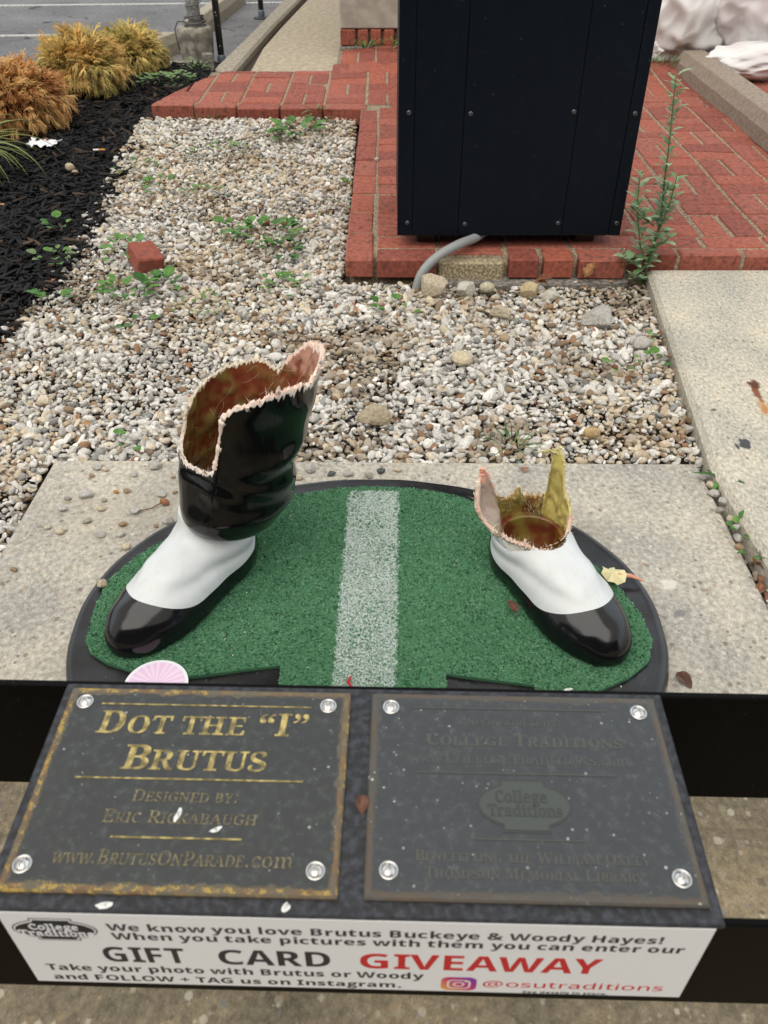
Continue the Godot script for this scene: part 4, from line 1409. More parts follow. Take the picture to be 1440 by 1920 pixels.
# badge outline: a wide oval with square tabs above and below
func badge(w: float, h: float) -> PackedVector2Array:
	var o := PackedVector2Array()
	for k in 48:
		var a := TAU * k / 48.0
		o.append(Vector2(cos(a) * w * 0.5, sin(a) * h * 0.45))
	var t := PackedVector2Array([Vector2(-w * 0.25, -h * 0.5), Vector2(w * 0.25, -h * 0.5), Vector2(w * 0.25, h * 0.5), Vector2(-w * 0.25, h * 0.5)])
	return Geometry2D.merge_polygons(o, t)[0]

# flat outline printed in the xy plane
func print_shape(p: PackedVector2Array, z: float, c := Color.WHITE) -> MB:
	var mb := MB.new()
	mb.col = c
	var q := PackedVector2Array()
	for v in p: q.append(Vector2(v.x, -v.y))
	mb.slab(q, z - 0.0003, z, 0)
	for i in mb.v.size():
		mb.v[i] = Vector3(mb.v[i].x, -mb.v[i].z, mb.v[i].y); mb.n[i] = Vector3(mb.n[i].x, -mb.n[i].z, mb.n[i].y)
	return mb

# ---------------------------------------------------------------- stand with two plaques and a banner
func plaque_stand() -> void:
	var t := thing("plaque_stand", "black metal stand carrying two bronze plaques and a white banner", "sign stand", Vector3(-0.0249, 0, -0.4279), deg_to_rad(-1.38))
	var zf := 0.1147; var zb := -0.110
	var mb := MB.new()
	for q in [[zb - 0.004, 0.227, 0.4055, "rear_rail"], [zf - 0.004, 0.249, 0.402, "front_rail"]]:
		mb = MB.new()
		mb.box(Transform3D(Basis(), Vector3(0, (q[1] + q[2]) * 0.5, q[0])), Vector3(1.9, q[2] - q[1], 0.007), 0.0015)
		obj(q[3], mb, M.rail, t)
	for s in [-1.0, 1.0]:
		mb = MB.new()
		mb.box(Transform3D(Basis(), Vector3(s * 0.98, 0.205, -0.004)), Vector3(0.06, 0.41, 0.235), 0.004)
		obj("post", mb, M.black_metal, t)
	# box between the rails, its top tipped a little towards the reader
	var tilt := deg_to_rad(0.5)
	var tb := Basis(Vector3.RIGHT, tilt)
	var tc := Vector3(0, 0.4066, (zf + zb) * 0.5)
	var tw := 0.6; var td := (zf - zb) / cos(tilt) + 0.004
	mb = MB.new()
	mb.box(Transform3D(tb, tc + tb * Vector3(0, -0.003, 0)), Vector3(tw, 0.006, td), 0.0015)
	obj("box_top", mb, M.box_top, t)
	mb = MB.new()
	mb.box(Transform3D(Basis(), Vector3(0, 0.323, -0.0015)), Vector3(tw - 0.014, 0.145, zf - zb - 0.017), 0.002)
	obj("box_body", mb, M.rail, t)

	# plaques: local x right, y out of the plate, z down the page
	var sm := screw_mesh()
	var gold := grained(L(0.50, 0.40, 0.15), 0.42, 0.018, 0.58, 1.0, 9.0, 0.0, 81, false)
	gold.metallic = 0.25
	var dull := grained(L(0.20, 0.165, 0.082), 0.5, 0.04, 0.6, 1.0, 9.0, 0.0, 82, false)
	var faint := mat(L(0.060, 0.062, 0.054), 0.5)
	var page := Basis(Vector3.RIGHT, -PI / 2)
	for pi_ in 2:
		var im := plaque_image(301 + pi_, 1.0 if pi_ == 0 else 0.0, Color(0.18, 0.19, 0.192) if pi_ == 0 else Color(0.195, 0.207, 0.222), 200 if pi_ == 0 else 330)
		var pm := mat(Color.WHITE, 0.4)
		pm.albedo_texture = im
		var w := 0.28; var h := 0.2
		var pl := MB.new()
		pl.slab(poly([-w / 2, -h / 2, w / 2, -h / 2, w / 2, h / 2, -w / 2, h / 2]), 0.0, 0.0042, 0.0016, Rect2(-w / 2, -h / 2, w, h))
		var p := obj("plaque", pl, pm, t)
		p.set_meta("label", "tarnished plaque with gold lettering" if pi_ == 0 else "darkened plaque with faint worn lettering")
		p.transform = Transform3D(tb, tc + tb * Vector3(-0.1506 if pi_ == 0 else 0.1506, 0.0004, -0.0023))
		p.scale = Vector3(1, 1, 1.035)
		var xf := Transform3D(page, Vector3(-w / 2, 0.00425, -h / 2))       # then y is negative down the page, in metres
		for s in ([[17.8, 17.4], [258.7, 17.2], [15, 178.7], [260.5, 178.7]] if pi_ == 0 else [[19.2, 16.9], [260.8, 17.8], [20, 176.8], [261.8, 178.1]]):
			var so := obj("screw", sm, M.chrome, p)
			so.transform = Transform3D(Basis(Vector3.UP, rr(0, TAU)), Vector3(s[0] / 1000.0 - w / 2, 0.0042, s[1] / 1000.0 - h / 2))
		var rules: Array
		var lines: Array
		var serif := font("Droid Serif", true); var thin := font("Droid Serif", false)
		if pi_ == 0:
			rules = [[35, 242, 19.3, 1.3], [34, 242, 98.6, 1.5], [82, 195, 153.5, 1.5]]
			lines = [["Dot the “I”", serif, 36, 242, 52, 25, 0.8, gold], ["Brutus", serif, 70, 207, 89.5, 25.5, 0.8, gold], ["Designed by:", thin, 90, 186, 120.5, 11.5, 0.78, dull], ["Eric Rickabaugh", thin, 69, 206, 140.5, 12, 0.78, dull], ["www.", thin, 37, 75, 177, 12, 0.0, dull], ["BrutusOnParade", thin, 75.5, 200, 177, 12.5, 0.78, dull], [".com", thin, 200, 241, 177, 12.5, 0.0, dull]]
		else:
			rules = [[40, 230, 17, 1.0], [44, 226, 86.5, 1.0], [93, 187, 148.3, 1.0]]
			lines = [["Sponsored by:", thin, 92, 184, 35.5, 8.5, 0.78, faint], ["College Traditions", serif, 52, 238, 58, 13, 0.78, faint], ["www.", thin, 36, 70, 76.5, 9.5, 0.0, faint], ["CollegeTraditions", thin, 70, 210, 76.5, 10.5, 0.78, faint], [".com", thin, 210, 240, 76.5, 10, 0.0, faint], ["Benefitting the William Oxley", serif, 41, 239, 168, 9.5, 0.78, faint], ["Thompson Memorial Library", serif, 49, 231, 182, 9.5, 0.78, faint]]
		for r in rules:
			var rm := MB.new()
			rm.box(Transform3D(Basis(), Vector3((r[0] + r[1]) * 0.0005 - w / 2, 0.0044, r[2] * 0.001 - h / 2)), Vector3((r[1] - r[0]) * 0.001, 0.0008, r[3] * 0.001), 0)
			obj("rule", rm, (gold if pi_ == 0 else faint), p)
		for l in lines:
			put_line(p, "lettering", line(l[0], l[1], l[2] * 0.001, l[3] * 0.001, -l[4] * 0.001, l[5] * 0.001, 0.0006, l[6], 0.06), l[7], xf)
		if pi_ == 1:
			var c := Vector2(139, 117) * 0.001
			var bd := badge(0.084, 0.05)
			var ring := Geometry2D.offset_polygon(bd, -0.0022)[0]
			var field := mat(L(0.046, 0.055, 0.05), 0.5)
			var o := obj("badge", print_shape(bd, 0.0004), mat(L(0.03, 0.034, 0.033), 0.5), p)
			o.transform = xf * Transform3D(Basis(), Vector3(c.x, -c.y, 0))
			o = obj("badge", print_shape(ring, 0.0008), field, p)
			o.transform = xf * Transform3D(Basis(), Vector3(c.x, -c.y, 0))
			put_line(p, "lettering", line("College", serif, 0.113, 0.160, -0.1145, 0.011, 0.0024, 0.0, 0.0), mat(L(0.03, 0.034, 0.033), 0.5), xf)
			put_line(p, "lettering", line("Traditions", serif, 0.106, 0.172, -0.1275, 0.011, 0.0024, 0.0, 0.0), mat(L(0.03, 0.034, 0.033), 0.5), xf)

	# banner on the front rail: x right, y up
	mb = MB.new()
	mb.box(Transform3D(), Vector3(0.581, 0.134, 0.0016), 0.0004)
	var bn := obj("banner", mb, mat(L(0.82, 0.84, 0.865), 0.42), t)
	bn.position = Vector3(0.0028, 0.3345, zf + 0.0015)
	var bx := Transform3D(Basis(), Vector3(-0.2905, 0.067, 0.00085))
	var sy := 0.134 / 115.0
	var ink := mat(L(0.022, 0.022, 0.028), 0.6); var red := mat(L(0.56, 0.018, 0.02), 0.6); var black := mat(L(0.012, 0.012, 0.013), 0.6); var whitep := mat(L(0.76, 0.77, 0.8), 0.6)
	var sb := font("Droid Sans", true); var sr := font("Droid Sans", false)
	for l in [["We know you love Brutus Buckeye & Woody Hayes!", sb, 89, 562, 24.5, 10.5, ink], ["When you take pictures with them you can enter our", sb, 90, 583, 38.5, 10.5, ink], ["GIFT", sb, 73, 149, 76, 25, ink], ["CARD", sb, 176, 281, 76, 25, ink], ["GIVEAWAY", sb, 302, 519, 76.5, 25, red], ["Take your photo with Brutus or Woody", sb, 16, 362, 93.5, 10.5, ink], ["and FOLLOW + TAG us on Instagram.", sb, 17, 343, 110, 9.5, ink], ["@osutraditions", sr, 415, 582, 104, 10.5, red], ["See details in store.", sb, 454, 534, 114.0, 3.6, ink]]:
		put_line(bn, "lettering", line(l[0], l[1], l[2] * 0.000968, l[3] * 0.000968, -l[4] * sy, l[5] * sy, 0.0002), l[6], bx)
	var lc := Vector3(0.0417 - 0.2905, 0.067 - 25.2 * sy, 0.00085)
	var bd2 := badge(0.0715, 0.0395)
	var lo := obj("badge", print_shape(bd2, 0.0001), black, bn)
	lo.position = lc
	var in1 := Geometry2D.offset_polygon(bd2, -0.0012)[0]
	lo = obj("badge", print_shape(in1, 0.0003), whitep, bn); lo.position = lc
	lo = obj("badge", print_shape(Geometry2D.offset_polygon(bd2, -0.0028)[0], 0.0005), black, bn); lo.position = lc
	put_line(bn, "lettering", line("College", font("Droid Serif", true), -0.021, 0.021, 0.0008, 0.0095, 0.0018), whitep, Transform3D(Basis(), lc))
	put_line(bn, "lettering", line("Traditions", font("Droid Serif", true), -0.0315, 0.0315, -0.0105, 0.0095, 0.0018), whitep, Transform3D(Basis(), lc))
	# round-cornered app badge with a camera outline, orange to violet
	var ic := Vector3(0.3945 * 0.968 - 0.2905, 0.067 - 100.0 * sy, 0.00085)
	var gr := func(p: Vector3) -> Color:
		var k := clampf((p.x + p.y + 0.028) / 0.056, 0, 1)
		return Color(0.85, 0.42, 0.06).lerp(Color(0.62, 0.03, 0.16), clampf(k * 2.0, 0, 1)).lerp(Color(0.14, 0.04, 0.42), clampf(k * 2.0 - 1.0, 0, 1))
	var icon := MB.new()
	# fine mesh so that the printed gradient is smooth
	var rp := rounded(0.0315, 0.0275, 0.0075)
	var rings := []
	for s in [1.0, 0.75, 0.5, 0.25, 0.001]:
		var row := PackedVector3Array(); var cr := []
		for v in rp: row.append(Vector3(v.x * s, v.y * s, 0.0002))
		rings.append(row)
	var cc := []
	for row in rings:
		var cr := []
		for v in row: cr.append(gr.call(v))
		cc.append(cr)
	icon.grid(rings, true, false, cc)
	for k in icon.n.size(): icon.n[k] = Vector3(0, 0, 1)
	lo = obj("app_icon", icon, tinted(0.6), bn); lo.position = ic
	var fr := MB.new()
	for q in [[rounded(0.021, 0.0185, 0.0055), rounded(0.0172, 0.0150, 0.004)], [rounded(0.0105, 0.0095, 0.0047), rounded(0.0068, 0.0060, 0.003)]]:
		var rws := []
		for e in [0, 1]:
			var row := PackedVector3Array()
			for v in q[e]: row.append(Vector3(v.x, v.y, 0.0005))
			rws.append(row)
		fr.grid(rws, true, false)
	for k in fr.n.size(): fr.n[k] = Vector3(0, 0, 1)
	lo = obj("app_icon", fr, whitep, bn); lo.position = ic
	lo = obj("app_icon", print_shape(rounded(0.0021, 0.0019, 0.0009, 3), 0.0005), whitep, bn); lo.position = ic + Vector3(0.0062, 0.0054, 0)

# ---------------------------------------------------------------- background
func building() -> void:
	var t := thing("building", "pale stone building corner on a course of red brick behind the cabinet", "building", Vector3(0.43, 0, -5.42))
	var mb := MB.new()
	mb.box(Transform3D(Basis(), Vector3(0, 1.7, -2.0)), Vector3(1.36, 3.0, 4.0), 0.006)
	obj("wall", mb, M.limestone, t)
	mb = MB.new()
	mb.box(Transform3D(Basis(), Vector3(0, 0.157, -2.01)), Vector3(1.33, 0.09, 3.96), 0.002)
	obj("mortar_course", mb, M.mortar, t)
	mb = MB.new()
	mb.box(Transform3D(Basis(), Vector3(0, -0.03, -1.995)), Vector3(1.37, 0.29, 4.01), 0.01)
	obj("footing", mb, M.footing, t)
	var x := -0.68
	var first := true
	while x < 0.6:
		var w := 0.085 if first else 0.058
		first = false
		mb = MB.new()
		mb.box(Transform3D(Basis(), Vector3(x + w * 0.5, 0.157, -0.022)), Vector3(w, 0.079, 0.06), 0.004)
		mb.jitter(0.002, int(x * 100))
		obj("brick", mb, M["brick%d" % rng.randi_range(0, 3)], t)
		x += w + 0.016

	# unseen building added behind the camera to darken the reflections in the gloss
	t = thing("added_dark_building", "unseen dark building added behind the viewer to darken gloss reflections", "building", Vector3(0, -0.25, 12))
	mb = MB.new()
	mb.box(Transform3D(Basis(), Vector3(0, 4.5, 3)), Vector3(44, 9, 6), 0.02)
	obj("wall", mb, grained(L(0.055, 0.045, 0.04), 0.9, 0.05, 0.7, 1.0, 0.6, 0.0, 95), t)
	var wm := MB.new()
	wm.box(Transform3D(), Vector3(1.4, 2.0, 0.08), 0.02)
	var wmesh := wm.done()
	for i in 14:
		for j in 2:
			var o := obj("window", wmesh, mat(L(0.02, 0.022, 0.025), 0.15), t)
			o.position = Vector3(-19.5 + 3.0 * i, 2.2 + 3.8 * j, -0.02)

func wheel_stop(called: String, label: String, a: Vector3, b: Vector3, w: float, h: float, m: Material, group := "", cat := "parking block") -> void:
	var mb := MB.new()
	var d := b - a
	var l := d.length()
	var prof := [Vector2(-0.5, 0), Vector2(-0.46, 0.55), Vector2(-0.30, 0.97), Vector2(-0.24, 1.0), Vector2(0.24, 1.0), Vector2(0.30, 0.97), Vector2(0.46, 0.55), Vector2(0.5, 0)]
	var rows := []
	for e in [[-0.5, 1.0], [-0.497, 1.02], [0.497, 1.02], [0.5, 1.0]]:
		var row := []
		for p in prof: row.append(Vector3(p.x * w * (1.0 if e[1] > 1.01 else 0.97), p.y * h * (1.0 if e[1] > 1.01 else 0.975), e[0] * l))
		rows.append(row)
	for r in 3:
		for k in 7: mb.quad_out(rows[r][k], rows[r][k + 1], rows[r + 1][k + 1], rows[r + 1][k], Vector3(0, h * 0.4, clampf(rows[r][k].z, -l * 0.45, l * 0.45)))
	for e in [0, 3]:
		for k in 6: mb.tri_out(rows[e][0], rows[e][k + 1], rows[e][(k + 2) % 8], Vector3(0, h * 0.4, 0))
	mb.jitter(0.002, 5)
	var o := obj(called, mb, m)
	o.transform = Transform3D(face(d, Vector3.UP), (a + b) * 0.5)
	tag(o, label, cat, group)

func background() -> void:
	building()
	wheel_stop("wheel_stop", "concrete wheel stop partly hidden by the bucket and the golden shrub", Vector3(-1.68, -0.1, -5.75), Vector3(-1.45, -0.1, -6.42), 0.15, 0.12, M.stop, "concrete wheel stops in the parking lot", "wheel stop")
	wheel_stop("wheel_stop", "farther concrete wheel stop behind the bucket and black post", Vector3(-1.40, -0.1, -6.85), Vector3(-1.285, -0.1, -8.5), 0.15, 0.12, M.stop, "concrete wheel stops in the parking lot", "wheel stop")
	wheel_stop("parking_block", "long brownish concrete block lying on the bricks beside the white tarps", Vector3(1.64, 0.07, -3.02), Vector3(1.645, 0.07, -4.98), 0.19, 0.105, M.block)

	# pole set in a bucket of concrete
	var t := thing("bucket_pole", "leaning grey pole set in a bucket shaped lump of concrete with wire wound round it", "pole", Vector3(-1.185, -0.1, -5.95))
	var mb := MB.new()
	mb.lathe(Transform3D(), [Vector2(0.0, 0.0), Vector2(0.075, 0.0), Vector2(0.090, 0.010), Vector2(0.100, 0.05), Vector2(0.107, 0.13), Vector2(0.110, 0.2), Vector2(0.107, 0.222), Vector2(0.09, 0.229), Vector2(0.04, 0.233), Vector2(0, 0.233)], 40, 0.006)
	obj("concrete_base", mb, M.bucket, t)
	mb = MB.new()
	mb.tube([Vector3(0.012, 0.2, 0), Vector3(0.0, 0.4, -0.005), Vector3(-0.025, 0.8, -0.01), Vector3(-0.11, 2.2, -0.02)], [0.041, 0.040, 0.040, 0.040], 24)
	obj("pole", mb, M.galv, t)
	for k in 6:
		mb = MB.new()
		var pts := []; var rad := []
		var y := 0.238 + 0.011 * k + (0.06 if k == 5 else 0.0)
		var rr0 := 0.062 - 0.002 * k + rr(0, 0.012)
		for i in 41:
			var a := TAU * i / 40.0 + k
			pts.append(Vector3(0.008 + cos(a) * (rr0 + 0.006 * sin(a * 2 + k)), y + 0.012 * sin(a + k * 1.7), sin(a) * rr0)); rad.append(0.0042)
		mb.tube(pts, rad, 7)
		obj("wire", mb, mat(L(0.09, 0.09, 0.088), 0.5), t)
	mb = MB.new()
	mb.tube([Vector3(-0.05, 0.26, 0.04), Vector3(-0.09, 0.262, 0.05), Vector3(-0.112, 0.22, 0.05), Vector3(-0.108, 0.15, 0.045), Vector3(-0.1, 0.1, 0.04)], [0.0035, 0.0035, 0.0035, 0.0035, 0.0035], 7)
	obj("wire", mb, mat(L(0.05, 0.05, 0.05), 0.5), t)

	for q in [[Vector3(-1.045, -0.1, -6.0), "black painted post with chipped white flecks standing at the kerb end", 0.021], [Vector3(-0.985, -0.1, -7.72), "black post on a dark round foot farther along the kerb", 0.021]]:
		t = thing("bollard_post", q[1], "post", q[0], 0.0, "black posts along the kerb")
		mb = MB.new()
		mb.tube([Vector3(0, 0.05, 0), Vector3(-0.004, 0.6, 0), Vector3(-0.01, 1.2, 0)], [q[2], q[2], q[2]], 20)
		obj("tube", mb, M.black_metal, t)
		mb = MB.new()
		mb.lathe(Transform3D(), [Vector2(0, 0), Vector2(0.026, 0), Vector2(0.026, 0.05), Vector2(0.0225, 0.062), Vector2(0, 0.062)], 20)
		obj("collar", mb, mat(L(0.12, 0.15, 0.19), 0.6), t)
		mb = MB.new()
		mb.lathe(Transform3D(), [Vector2(0, 0.0), Vector2(0.062, 0.0), Vector2(0.062, 0.008), Vector2(0.055, 0.014), Vector2(0.0, 0.016)], 24)
		obj("foot", mb, mat(L(0.03, 0.034, 0.04), 0.6), t)
		for k in 26:
			var a := rr(0, TAU); var y := rr(0.07, 0.42)
			mb = MB.new()
			var c := Vector3(cos(a), 0, sin(a))
			var tx := Vector3(-sin(a), 0, cos(a))
			var s := rr(0.0015, 0.004)
			var ring := []
			for j in 6: ring.append(c * (q[2] + 0.0006) + Vector3(-0.003, y, 0) + tx * cos(j * TAU / 6) * s * rr(0.6, 1.3) + Vector3.UP * sin(j * TAU / 6) * s * rr(0.7, 1.8))
			for j in 4: mb.tri_out(ring[0], ring[j + 1], ring[j + 2], Vector3(0, y, 0))
			obj("paint_chip", mb, M.white_paint, t)
	mb = MB.new()
	mb.box(Transform3D(Basis(Vector3.UP, 0.15), Vector3(-1.0, 0.0, -5.3)), Vector3(0.062, 0.2, 0.05), 0.006)
	mb.jitter(0.002, 3)
	tag(obj("stub_post", mb, M.footing), "short square grey stub standing at the corner of the mulch bed", "post")

	# crumpled white tarps behind the block
	var defs := [[Vector3(1.66, 0.33, -5.22), Vector3(0.27, 0.29, 0.24), "bright white crumpled tarp bundle right behind the cabinet edge", 3, 0.1], [Vector3(2.0, 0.37, -5.05), Vector3(0.25, 0.29, 0.24), "greyish pink tarp bundle slumped behind the far concrete block", 8, 1.0], [Vector3(1.98, 0.15, -4.82), Vector3(0.3, 0.085, 0.17), "low flattened fold of pale tarp spilling along the concrete block", 14, 0.7], [Vector3(1.50, 0.14, -5.16), Vector3(0.12, 0.09, 0.12), "small white tarp end lying on the bricks beside the moss", 21, 0.0]]
	for q in defs:
		mb = MB.new()
		var f1 := noise(0.75, 2, FastNoiseLite.TYPE_SIMPLEX_SMOOTH, q[3]); f1.fractal_type = FastNoiseLite.FRACTAL_RIDGED
		var f2 := noise(1.5, 2, FastNoiseLite.TYPE_CELLULAR, q[3] + 1); f2.cellular_return_type = FastNoiseLite.RETURN_DISTANCE2_SUB
		var wp := noise(0.6, 2, FastNoiseLite.TYPE_SIMPLEX_SMOOTH, q[3] + 2)
		var rows := []; var cols := []
		for j in 91:
			var row := PackedVector3Array(); var cr := []
			for i in 140:
				var th := PI * j / 90.0; var ph := TAU * i / 140.0
				var d := Vector3(sin(th) * cos(ph), cos(th), sin(th) * sin(ph))
				var w2 := d + Vector3(wp.get_noise_3dv(d), wp.get_noise_3dv(d + Vector3(5, 0, 0)), wp.get_noise_3dv(d + Vector3(0, 5, 0))) * 0.5
				w2.y *= 0.55
				var w3: float = wp.get_noise_3dv(d * 1.6 + Vector3(2, 8, 1))
				var sinth := sin(th)
				var k := 1.0 + 0.2 * f1.get_noise_3dv(w2) + sinth * (0.10 * (0.6 - absf(sin(ph * 1.5 + 3.0 * w3 + th * 1.4 + q[3]))) + 0.045 * (0.6 - absf(sin(ph * 3.5 - th * 2.0 + 4.0 * wp.get_noise_3dv(d * 2.1)))))
				var p: Vector3 = d * q[1] * k
				p.y = maxf(p.y, 0.075 - q[0].y + 0.01 * absf(d.x)) if q[0].y < 0.3 else maxf(p.y, 0.075 - q[0].y)
				row.append(p)
				cr.append(Color(0.74, 0.74, 0.74).lerp(Color(0.56, 0.5, 0.51), clampf(q[4] * (0.6 + 1.2 * wp.get_noise_3dv(d * 1.7)), 0, 1)))
			rows.append(row); cols.append(cr)
		mb.grid(rows, true, true, cols)
		var o := obj("tarp_bundle", mb, M.cloth)
		o.position = q[0]
		tag(o, q[2], "tarp", "white tarps piled by the concrete block")

# ---------------------------------------------------------------- plants
func shrub(at: Vector3, rx: float, h: float, label: String, c0: Color, c1: Color, c2: Color, sd: int, count: int) -> void:
	var t := thing("shrub", label, "shrub", at, 0.0, "golden thread leaved shrubs along the parking lot")
	var mb := MB.new()
	var r := RandomNumberGenerator.new()
	r.seed = sd
	for k in 9:
		var a := r.randf_range(0, TAU)
		var e := Vector3(cos(a) * rx * 0.6, h * r.randf_range(0.5, 0.8), sin(a) * rx * 0.6)
		mb.tube([Vector3(0, -0.03, 0), e * 0.45 + Vector3(0, 0.02, 0), e], [0.012, 0.008, 0.003], 6, false)
	obj("stem", mb, mat(L(0.05, 0.03, 0.018), 0.95), t)
	# a drooping spray of thread-like twigs
	var sprays := []
	for v in 3:
		mb = MB.new()
		for k in 7:
			var a := r.randf_range(-1.0, 1.0)
			var start := r.randf_range(0.0, 0.5)
			var l := r.randf_range(0.45, 0.8)
			var p := Vector3(0, -0.35 * start * start, start)
			var dir := Vector3(sin(a) * 0.6, r.randf_range(0.0, 0.5), 1.0).normalized()
			if k == 0:
				p = Vector3.ZERO; dir = Vector3(0, 0.2, 1); l = 1.05
			var pts := []; var rad := []
			for i in 5:
				pts.append(p); rad.append(0.04 * (1.0 - 0.17 * i))
				p += dir * l / 4.0
				dir = (dir + Vector3(r.randf_range(-0.12, 0.12), -0.42, 0.0)).normalized()
			mb.tube(pts, rad, 3, false)
		sprays.append(mb.done())
	var patch := noise(2.6, 2, FastNoiseLite.TYPE_SIMPLEX_SMOOTH, sd)
	for v in 3:
		var xfs := []; var cols := []
		for k in count / 3:
			var d := Vector3(r.randfn(), r.randfn(), r.randfn()).normalized()
			if d.y < -0.55: d.y = -d.y
			var shellk := pow(r.randf(), 0.45)
			var bulge := 1.0 + 0.3 * patch.get_noise_3dv(d * 0.9 + Vector3(3, 0, 0))
			var p := Vector3(d.x * rx, h * 0.47 + d.y * h * 0.5, d.z * rx) * 0.86 * bulge
			p = Vector3(p.x * lerpf(0.35, 1.0, shellk), h * 0.4 + (p.y - h * 0.4) * lerpf(0.35, 1.0, shellk), p.z * lerpf(0.35, 1.0, shellk))
			p.y = maxf(p.y, 0.03)
			var outd := (Vector3(d.x, d.y * 0.9 + (0.25 if d.y > 0.3 else -0.35), d.z) + Vector3(r.randfn(), r.randfn(), r.randfn()) * 0.38).normalized()
			var l := r.randf_range(0.036, 0.075)
			xfs.append(Transform3D(face(outd, Vector3.UP).rotated(outd, r.randf_range(-0.5, 0.5)).scaled_local(Vector3.ONE * l), p))
			var n := patch.get_noise_3dv(p * 3.0) + r.randf_range(-0.25, 0.25)
			var c := c0.lerp(c1, clampf(0.5 + 1.6 * n, 0, 1))
			if r.randf() < clampf(0.3 + 1.5 * patch.get_noise_3dv(p * 2.2 + Vector3(0, 9, 0)), 0.05, 0.9): c = c.lerp(c2, r.randf_range(0.4, 1.0))
			cols.append(c * r.randf_range(0.75, 1.2))
		many("foliage", sprays[v], M.plant, xfs, cols, t)

var leaf_mats := []
var leaves := {}
func weed(called: String, label: String, cat: String, at: Vector3, n: int, spread: float, size: float, kind: String, rise: float, tone: int, group := "") -> Node3D:
	var t := thing(called, label, cat, at, rr(0, TAU), group)
	for k in int(n * 1.15):
		var a := rr(0, TAU)
		var rad := spread * sqrt(rng.randf())
		var s := size * rr(0.65, 1.3)
		var o := obj("leaf", leaves[kind][rng.randi_range(0, leaves[kind].size() - 1)], leaf_mats[clampi(tone + rng.randi_range(-1, 1), 0, leaf_mats.size() - 1)], t)
		var dir := Vector3(cos(a), rr(0.15, 0.7) if kind != "blade" else rr(0.5, 1.6), sin(a))
		o.transform = Transform3D(face(dir, Vector3.UP).scaled_local(Vector3.ONE * s), Vector3(cos(a) * rad, 0.004 + rise * rr(0.2, 1.0), sin(a) * rad))
	return t

